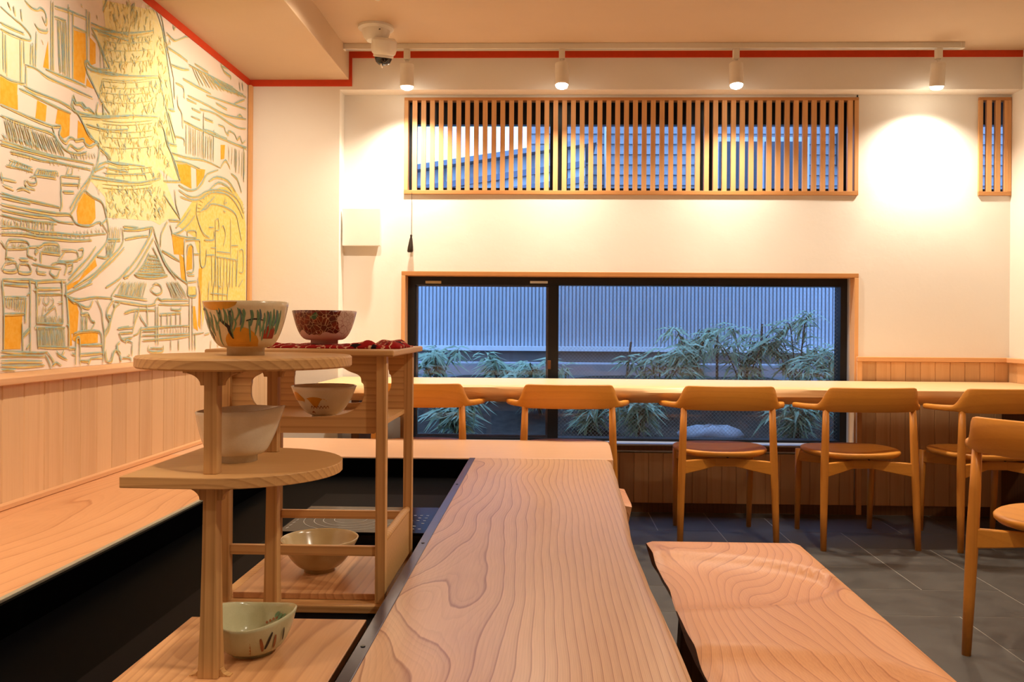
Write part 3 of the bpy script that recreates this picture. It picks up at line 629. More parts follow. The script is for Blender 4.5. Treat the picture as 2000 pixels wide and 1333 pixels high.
def decal(root, f_, name, mat, strokes, off=.0006, closed=False):
    # painted strokes on the outside of a bowl: (angle, z) paths with a width, or filled patches
    mb = MB()
    for wd, path in strokes:
        P = catmull([(a, z, 0) for a, z in path], 5)
        vs = []
        for i, q in enumerate(P):
            d = P[min(i + 1, len(P) - 1)] - P[max(i - 1, 0)]; r0 = f_(q.y); d = Vector((d.x * r0, d.y)).normalized() if d.length else Vector((1, 0))
            ww = wd * (.35 + .65 * math.sin(math.pi * min(1, (i + .6) / len(P))))
            for s in (-1, 1):
                a = q.x - d.y * ww * s / r0; z = q.y + d.x * ww * s; rr_ = f_(z) + off; vs.append((rr_ * math.cos(a), rr_ * math.sin(a), z))
        mb.add(vs, [(2 * i, 2 * i + 1, 2 * i + 3, 2 * i + 2) for i in range(len(P) - 1)])
    o = mb.build(name, mat, root); o['kind'] = 'stuff'; return o
def patch(root, f_, name, mat, a0, a1, zlo, zhi, off=.0004, n=30, m=8):
    mb = MB(); vs = []
    for i in range(n + 1):
        a = a0 + (a1 - a0) * i / n; lo, hi = zlo(i / n), zhi(i / n)
        for j in range(m + 1): z = lo + (hi - lo) * j / m; r_ = f_(z) + off; vs.append((r_ * math.cos(a), r_ * math.sin(a), z))
    return mb.add(vs, [(i * (m + 1) + j, (i + 1) * (m + 1) + j, (i + 1) * (m + 1) + j + 1, i * (m + 1) + j + 1) for i in range(n) for j in range(m)]).build(name, mat, root)
def glaze(name, c1, c2, rough=.18, sc=14):
    k = NT(name); f = k.noise(k.coord(), sc, 3); v_ = k.n('ShaderNodeTexVoronoi', feature='DISTANCE_TO_EDGE'); k.put(v_.inputs['Vector'], k.coord()); v_.inputs['Scale'].default_value = 160
    cr = k.ramp(v_.outputs['Distance'], [(0, .94), (.05, 1)])
    return k.fin(k.mix(1.0, k.mix(k.ramp(f, [(.35, 0), (.65, 1)]), lin(c1), lin(c2)), cr, 'MULTIPLY'), rough, 0, .5)
M['cream'] = glaze('cream_glaze', (226, 204, 166), (212, 184, 140)); M['white_glaze'] = glaze('white_glaze', (232, 222, 200), (222, 208, 180), .15)
M['celadon'] = glaze('pale_celadon_glaze', (200, 196, 158), (184, 178, 138), .14); M['beige'] = glaze('beige_glaze', (206, 184, 140), (178, 150, 100), .2, 8)
M['gold'] = flat('painted_gold', (206, 146, 40), .35, .3, .5, .1, 60); M['pgreen'] = flat('painted_green', (106, 138, 100), .4, 0, .4, .15, 80); M['pblack'] = flat('painted_dark_branch', (38, 26, 22), .4, 0, .4, .2, 80)
M['pblue'] = flat('painted_slate_blue', (92, 110, 112), .4, 0, .4, .15, 80); M['pbrown'] = flat('painted_brown', (150, 88, 44), .4, 0, .4, .15, 80); M['pred'] = flat('painted_iron_red', (150, 50, 30), .4, 0, .4, .15, 80)
A = -math.pi / 2
bw, f_ = bowl('tea_bowl', 'large cream tea bowl painted with willow and a gold hill, on the round shelf top', (-.537, 1.478, .966), .0735, .094, .032, .013, .36, M['cream'])
rnd = random.Random(5); st = []
for i in range(44):
    a = A - 1.35 + i * .062 + rnd.uniform(-.04, .04); z1 = rnd.uniform(.06, .083); L = rnd.uniform(.02, .045)
    st.append((.0015, [(a, z1), (a + .03, z1 - L * .4), (a + rnd.uniform(-.08, .08), z1 - L)]))
decal(bw, f_, 'painted_willow', M['pgreen'], st)
decal(bw, f_, 'painted_willow_blue', M['pblue'], [(.0016, [(a + .05, z - .004), (a + .09, z - .018), (a + .05, z - .032)]) for a, z in ((A - 1.2, .082), (A - .95, .085), (A - .1, .08), (A + .15, .085), (A + .4, .083), (A + .62, .085), (A + .85, .08), (A + 1.1, .084))])
decal(bw, f_, 'painted_branch', M['pblack'], [(.0030, [(A - .02, .03), (A - .10, .042), (A - .12, .05), (A - .26, .058), (A - .36, .064)]), (.0022, [(A - .11, .047), (A - .02, .056), (A - .06, .066), (A - .02, .078)]), (.0018, [(A - .27, .058), (A - .33, .07), (A - .30, .078)]), (.0016, [(A - 1.15, .083), (A - 1.0, .079), (A - .9, .084)]), (.0012, [(A + .35, .061), (A + .55, .064), (A + .8, .062)]), (.0012, [(A - .95, .028), (A - .8, .034), (A - .9, .042)])])
patch(bw, f_, 'painted_gold_hill', M['gold'], A - .35, A + .78, lambda t: .0165, lambda t: .018 + .032 * max(0, math.sin(math.pi * t)) ** .6)
patch(bw, f_, 'painted_gold_cloud', M['gold'], A - .95, A + .15, lambda t: .0925 - .014 * math.sin(math.pi * t) ** .5, lambda t: .093)
patch(bw, f_, 'painted_red_patch', M['pred'], A + .82, A + 1.25, lambda t: .03, lambda t: .034 + .02 * math.sin(math.pi * t) ** .5)
# dark red bowl on the cloth
k = NT('red_brocade_glaze'); v = k.coord(); X, Y, Z = k.sep(v)
nn = k.noise(k.scale(v, (1, 1, 1)), 38, 2); lim = k.math('ADD', .006, k.math('MULTIPLY', nn, .034)); up = k.math('GREATER_THAN', Z, lim)
pal = k.math('GREATER_THAN', k.math('ADD', X, k.math('MULTIPLY', nn, .03)), .062)
vo = k.n('ShaderNodeTexVoronoi', feature='DISTANCE_TO_EDGE'); k.put(vo.inputs['Vector'], v); vo.inputs['Scale'].default_value = 95
ln = k.ramp(vo.outputs['Distance'], [(0, .8), (.045, .0)])
vc = k.n('ShaderNodeTexVoronoi'); k.put(vc.inputs['Vector'], v); vc.inputs['Scale'].default_value = 55
redc = k.mix(k.ramp(k.noise(v, 60, 2), [(.4, 0), (.6, 1)]), lin((84, 22, 14)), lin((118, 40, 22)))
redc = k.mix(k.ramp(vc.outputs['Color'], [(.78, 0), (.80, 1)]), redc, lin((58, 96, 64))); redc = k.mix(ln, redc, lin((214, 176, 132)))
pale = k.mix(k.ramp(vo.outputs['Distance'], [(0, 1), (.05, 0)]), lin((206, 172, 150)), lin((150, 90, 76)))
c = k.mix(up, lin((206, 166, 148)), redc); c = k.mix(pal, c, pale); M['brocade'] = k.fin(c, .25)
bowl('tea_bowl', 'dark red flower-patterned tea bowl standing on the red cloth', (-.503, 1.875, .9786), .071, .073, .03, .008, .34, M['brocade'])
def spout(p, a, r, z):
    d = math.cos(a); q = max(0, d) ** 6 * max(0, (z - .03) / .055); s = 1 + .0 * d
    return (p[0] + q * .012, p[1] * (1 - .25 * q), p[2] + q * .006 - .004 * max(0, -d) * (z / .09))
bowl('pouring_bowl', 'plain ivory pouring bowl with a spout on the middle board', (-.547, 1.468, .780), .0705, .091, .034, .012, .33, M['white_glaze'], fn=spout)
bw, f_ = bowl('tea_bowl', 'white tea bowl with gold cloud painting, framed by the cloud-shaped cutout', (-.495, 1.845, .816), .071, .070, .026, .007, .52, M['white_glaze'])
patch(bw, f_, 'painted_gold_cloud', M['gold'], A - .55, A + .35, lambda t: .036 + .010 * math.sin(t * 9), lambda t: .042 + .008 * math.sin(math.pi * t))
patch(bw, f_, 'painted_gold_cloud', M['gold'], A - 1.2, A - .5, lambda t: .040, lambda t: .046 + .014 * math.sin(math.pi * t))
decal(bw, f_, 'painted_waves', M['pbrown'], [(.0008, [(A - .3 + i * .13, .024), (A - .24 + i * .13, .030), (A - .18 + i * .13, .024)]) for i in range(6)] + [(.0015, [(A - .35, .014), (A - .25, .017), (A - .2, .013)])])
bw, f_ = bowl('serving_bowl', 'wide beige bowl on the base of the rear tea shelf', (-.516, 1.895, .463), .087, .074, .034, .008, .55, M['beige'])
bw, f_ = bowl('serving_bowl', 'pale green bowl with reeds and leaves on the base of the foreground shelf', (-.507, 1.438, .455), .074, .067, .035, .007, .38, M['celadon'], fn=lambda p, a, r, z: (p[0] * 1.0, p[1], p[2] * (1 + .10 * math.cos(a * 2))))
g_ = lambda z: f_(z)
decal(bw, f_, 'painted_reeds', M['pbrown'], [(.0026, [(A + .25, .012), (A + .24, .04)]), (.0026, [(A + .62, .018), (A + .52, .044)]), (.0022, [(A + .95, .02), (A + .9, .046)])], .0012)
decal(bw, f_, 'painted_dark_reeds', M['pblack'], [(.0022, [(A + .68, .022), (A + .8, .052)]), (.0016, [(A + .03, .01), (A - .02, .022)]), (.0016, [(A + 1.2, .03), (A + 1.12, .054)])], .0012)
def ins(z): return f_(z) - .0052
decal(bw, lambda z: f_(z) - .0062, 'painted_leaves', M['pgreen'], [(.003, [(.55 + i * .14, .05 - .004 * (i % 2)), (.62 + i * .14, .045), (.66 + i * .14, .040 - .006 * (i % 2))]) for i in range(5)], 0)
decal(bw, lambda z: f_(z) - .0062, 'painted_berries', M['pbrown'], [(.0022, [(1.15 + i * .1, .042 - .003 * i), (1.18 + i * .1, .038 - .003 * i)]) for i in range(4)], 0)
# folded red cloth
k = NT('red_patterned_cloth'); v = k.coord(); X, Y, Z = k.sep(v)
wv = k.math('SINE', k.math('ADD', k.math('MULTIPLY', X, 260), k.math('MULTIPLY', k.noise(v, 22, 2), 26))); c = k.mix(k.ramp(wv, [(.86, 0), (.95, 1)]), lin((150, 26, 24)), lin((222, 176, 138)))
c = k.mix(k.ramp(k.noise(v, 26, 1), [(.66, 0), (.69, 1)]), c, lin((34, 24, 26))); k.bump(k.noise(v, 400, 1), .3, .001); M['cloth'] = k.fin(c, .9, 0, .1)
mb = MB(); nx, ny = 44, 18; vs = []; CX = (-.455, 1.885, .9702)
for s in (1, 0):
    for j in range(ny):
        for i in range(nx):
            u, w_ = i / (nx - 1), j / (ny - 1); x = -.150 + .284 * u; y = -.095 + .19 * w_ + .012 * math.sin(u * 7)
            h = .0068 + .0022 * math.sin(u * 19 + w_ * 5) * min(1, abs(u - .35) * 3) + .0015 * math.sin(u * 41 + w_ * 9) * min(1, abs(u - .35) * 3); h *= 1 + 1.0 * min(1, max(0, abs(u - .35) - .22) * 6); e = min(min(u, 1 - u) * 18, min(w_, 1 - w_) * 9, 1)
            vs.append((x, y, max(.0006, h * (.35 + .65 * e)) if s else 0))
n_ = nx * ny; fs = []
for j in range(ny - 1):
    for i in range(nx - 1): a = j * nx + i; fs += [(a, a + 1, a + nx + 1, a + nx), (a + n_, a + nx + n_, a + nx + 1 + n_, a + 1 + n_)]
per = [i for i in range(nx)] + [j * nx + nx - 1 for j in range(1, ny)] + [(ny - 1) * nx + i for i in range(nx - 2, -1, -1)] + [j * nx for j in range(ny - 2, 0, -1)]
for a, c in zip(per, per[1:] + per[:1]): fs.append((a, a + n_, c + n_, c))
cl = mb.add(vs, fs).build('folded_cloth', M['cloth'], smooth=True); cl.location = CX; tag(cl, 'red patterned cloth folded on top of the rear tea shelf', 'cloth')
# ================================================================== lamps
def track(name, p0, p1, label):
    a, c = Vector(p0), Vector(p1); L = (c - a).length; r = empty(name, a, math.atan2(c.y - a.y, c.x - a.x))
    MB().box(0, L, -.017, .017, -.030, 0).build('rail', M['white'], r, bevel=.002); MB().box(.0, L, -.008, .008, -.0305, -.030).build('slot', M['alu'], r)
    MB().box(-.02, .0, -.018, .018, -.031, 0).build('end_cap', M['white'], r, bevel=.002); MB().box(L, L + .02, -.018, .018, -.031, 0).build('end_cap', M['white'], r, bevel=.002)
    tag(r, label, 'track', 'ceiling lighting tracks')
def spotlamp(x, y, z, tx, ty, power, label, size=1.25, blend=.6):
    r = empty('track_spotlight', (x, y, z)); tag(r, label, 'spotlight', 'white track spotlights')
    MB().box(-.016, .016, -.016, .016, -.052, 0).build('adapter', M['white'], r, bevel=.003)
    MB().tube([(0, 0, -.052), (0, 0, -.075)], .008, 10).build('stem', M['white'], r, smooth=True)
    rx = (-ty, tx)           # tilt of the head
    h = MB().lathe([(0, 0), (.030, 0), (.036, -.006), (.037, -.118), (.034, -.122), (.033, -.112), (0, -.112)], 28).build('head', M['white'], r, auto=.6); h.location = (0, 0, -.072); h.rotation_euler = (ty, -tx, 0)
    l_ = MB().lathe([(0, -.117), (.0335, -.117), (.0335, -.122), (.030, -.131), (.018, -.138), (0, -.140)], 24).build('lens', M['lamp'], h, smooth=True)
    if size < 2.2: l_.location.z = .0235
    ld = bpy.data.lights.new('spot', 'SPOT'); ld.energy = power; ld.color = WARM if size < 2.2 else (1.0, .87, .70); ld.spot_size = size; ld.spot_blend = blend; ld.shadow_soft_size = .03
    lo = bpy.data.objects.new('lamp_light', ld); COL.objects.link(lo); lo.parent = h; lo.location = (0, 0, -.146)
track('lighting_track', (-1.09, 4.45, ZC), (2.14, 4.45, ZC), 'long white lighting track along the ceiling in front of the window wall')
for x, nm in ((-.762, 'white track spotlight nearest the ceiling camera'), (.062, 'white track spotlight above the left half of the lattice'), (.978, 'white track spotlight above the right half of the lattice'), (2.031, 'white track spotlight between the two lattices, farthest right')):
    spotlamp(x, 4.45, ZC - .0305, 0, {-.762: .06, .062: -.12, .978: -.12, 2.031: .16}[x], P_TRACK, nm, 2.3, 1.0)
track('lighting_track', (-.64, .0, ZC), (-.64, 3.68, ZC), 'white lighting track running beside the lowered ceiling, mostly out of view')
for i, (y, tx, ty) in enumerate(((3.27, -.72, .45), (2.2, -.74, 0), (1.0, -.6, 0), (.1, -.4, 0))): spotlamp(-.64, y, ZC - .0305, tx, ty, P_SPOT, ('white track spotlight only just visible at the top edge of the picture' if i == 0 else 'white track spotlight above the sunken worktop, %s from the window, out of view' % ('', 'second', 'third', 'fourth')[i]), 1.9, .8)
track('lighting_track', (1.2, .0, ZC), (1.2, 3.1, ZC), 'white lighting track over the bench, out of view')
for y, tx, ty, nm in ((2.75, .0, .3, 'first'), (1.9, -.25, .1, 'second'), (.9, -.35, .1, 'third'), (.1, -.1, 0, 'fourth')): spotlamp(1.2, y, ZC - .0305, tx, ty, P_DOWN, 'white track spotlight on the track over the bench, %s from the window, out of view' % nm, 1.9, .8)
# ================================================================== small fittings
cc = empty('ceiling_camera', (-.875, 4.19, ZC)); tag(cc, 'white dome security camera hanging from the ceiling by the lighting track', 'camera')
MB().lathe([(0, 0), (.088, 0), (.088, -.012), (.080, -.018), (.072, -.022), (.060, -.055), (.045, -.072), (0, -.076)], 36).build('mount', M['white'], cc, auto=.7)
bd = MB().lathe([(0, .0), (.050, .0), (.062, -.012), (.064, -.05), (.058, -.075), (.046, -.085), (0, -.085)], 36).build('housing', M['white'], cc, auto=.7); bd.location = (.05, -.03, -.066); bd.rotation_euler = (.28, .12, 0)
MB().lathe([(.044, -.085), (.043, -.100), (.036, -.118), (.022, -.130), (0, -.134)], 28).build('dark_dome', flat('smoked_dome', (24, 20, 18), .08, 0, .6), bd, smooth=True)
MB().lathe([(.050, -.083), (.050, -.092), (.043, -.094), (.043, -.083)], 28).build('dome_ring', M['white'], bd, auto=.5)
MB().tube([(0, -.042, -.125), (.0, -.030, -.137), (0, -.012, -.141)], .004, 8).build('lens_slot', M['white'], bd)
MB().box(.012, .035, -.062, -.058, -.035, -.030).build('small_mark', M['dark'], cc)
vb = empty('wall_vent_cover', (-1.035, 4.68, 1.46)); tag(vb, 'square white vent cover on the wall between pillar and long window', 'vent')
MB().box(-.106, .106, -.075, -.055, .0, .208).build('front_plate', M['white'], vb, bevel=.003)
MB().box(-.085, .085, -.055, 0, .02, .188).build('sleeve', M['white'], vb, bevel=.003)
hp = empty('pull_cord', (-.766, 4.655, 1.43)); tag(hp, 'dark pull handle hanging on a thin cord below the lattice', 'cord')
MB().tube([(0, 0, .095), (0, .004, .2), (0, .006, .335)], .0012, 6).build('cord', M['steel'], hp)
MB().lathe([(0, 0), (.013, 0), (.017, .006), (.015, .03), (.008, .075), (.005, .085), (.007, .092), (.004, .1), (0, .101)], 18, fn=lambda p, a, r, z: (p[0] - .006 * (1 - z / .1), p[1] * .6, p[2])).build('handle', flat('dark_bronze_handle', (58, 46, 36), .4, .3), hp, smooth=True)
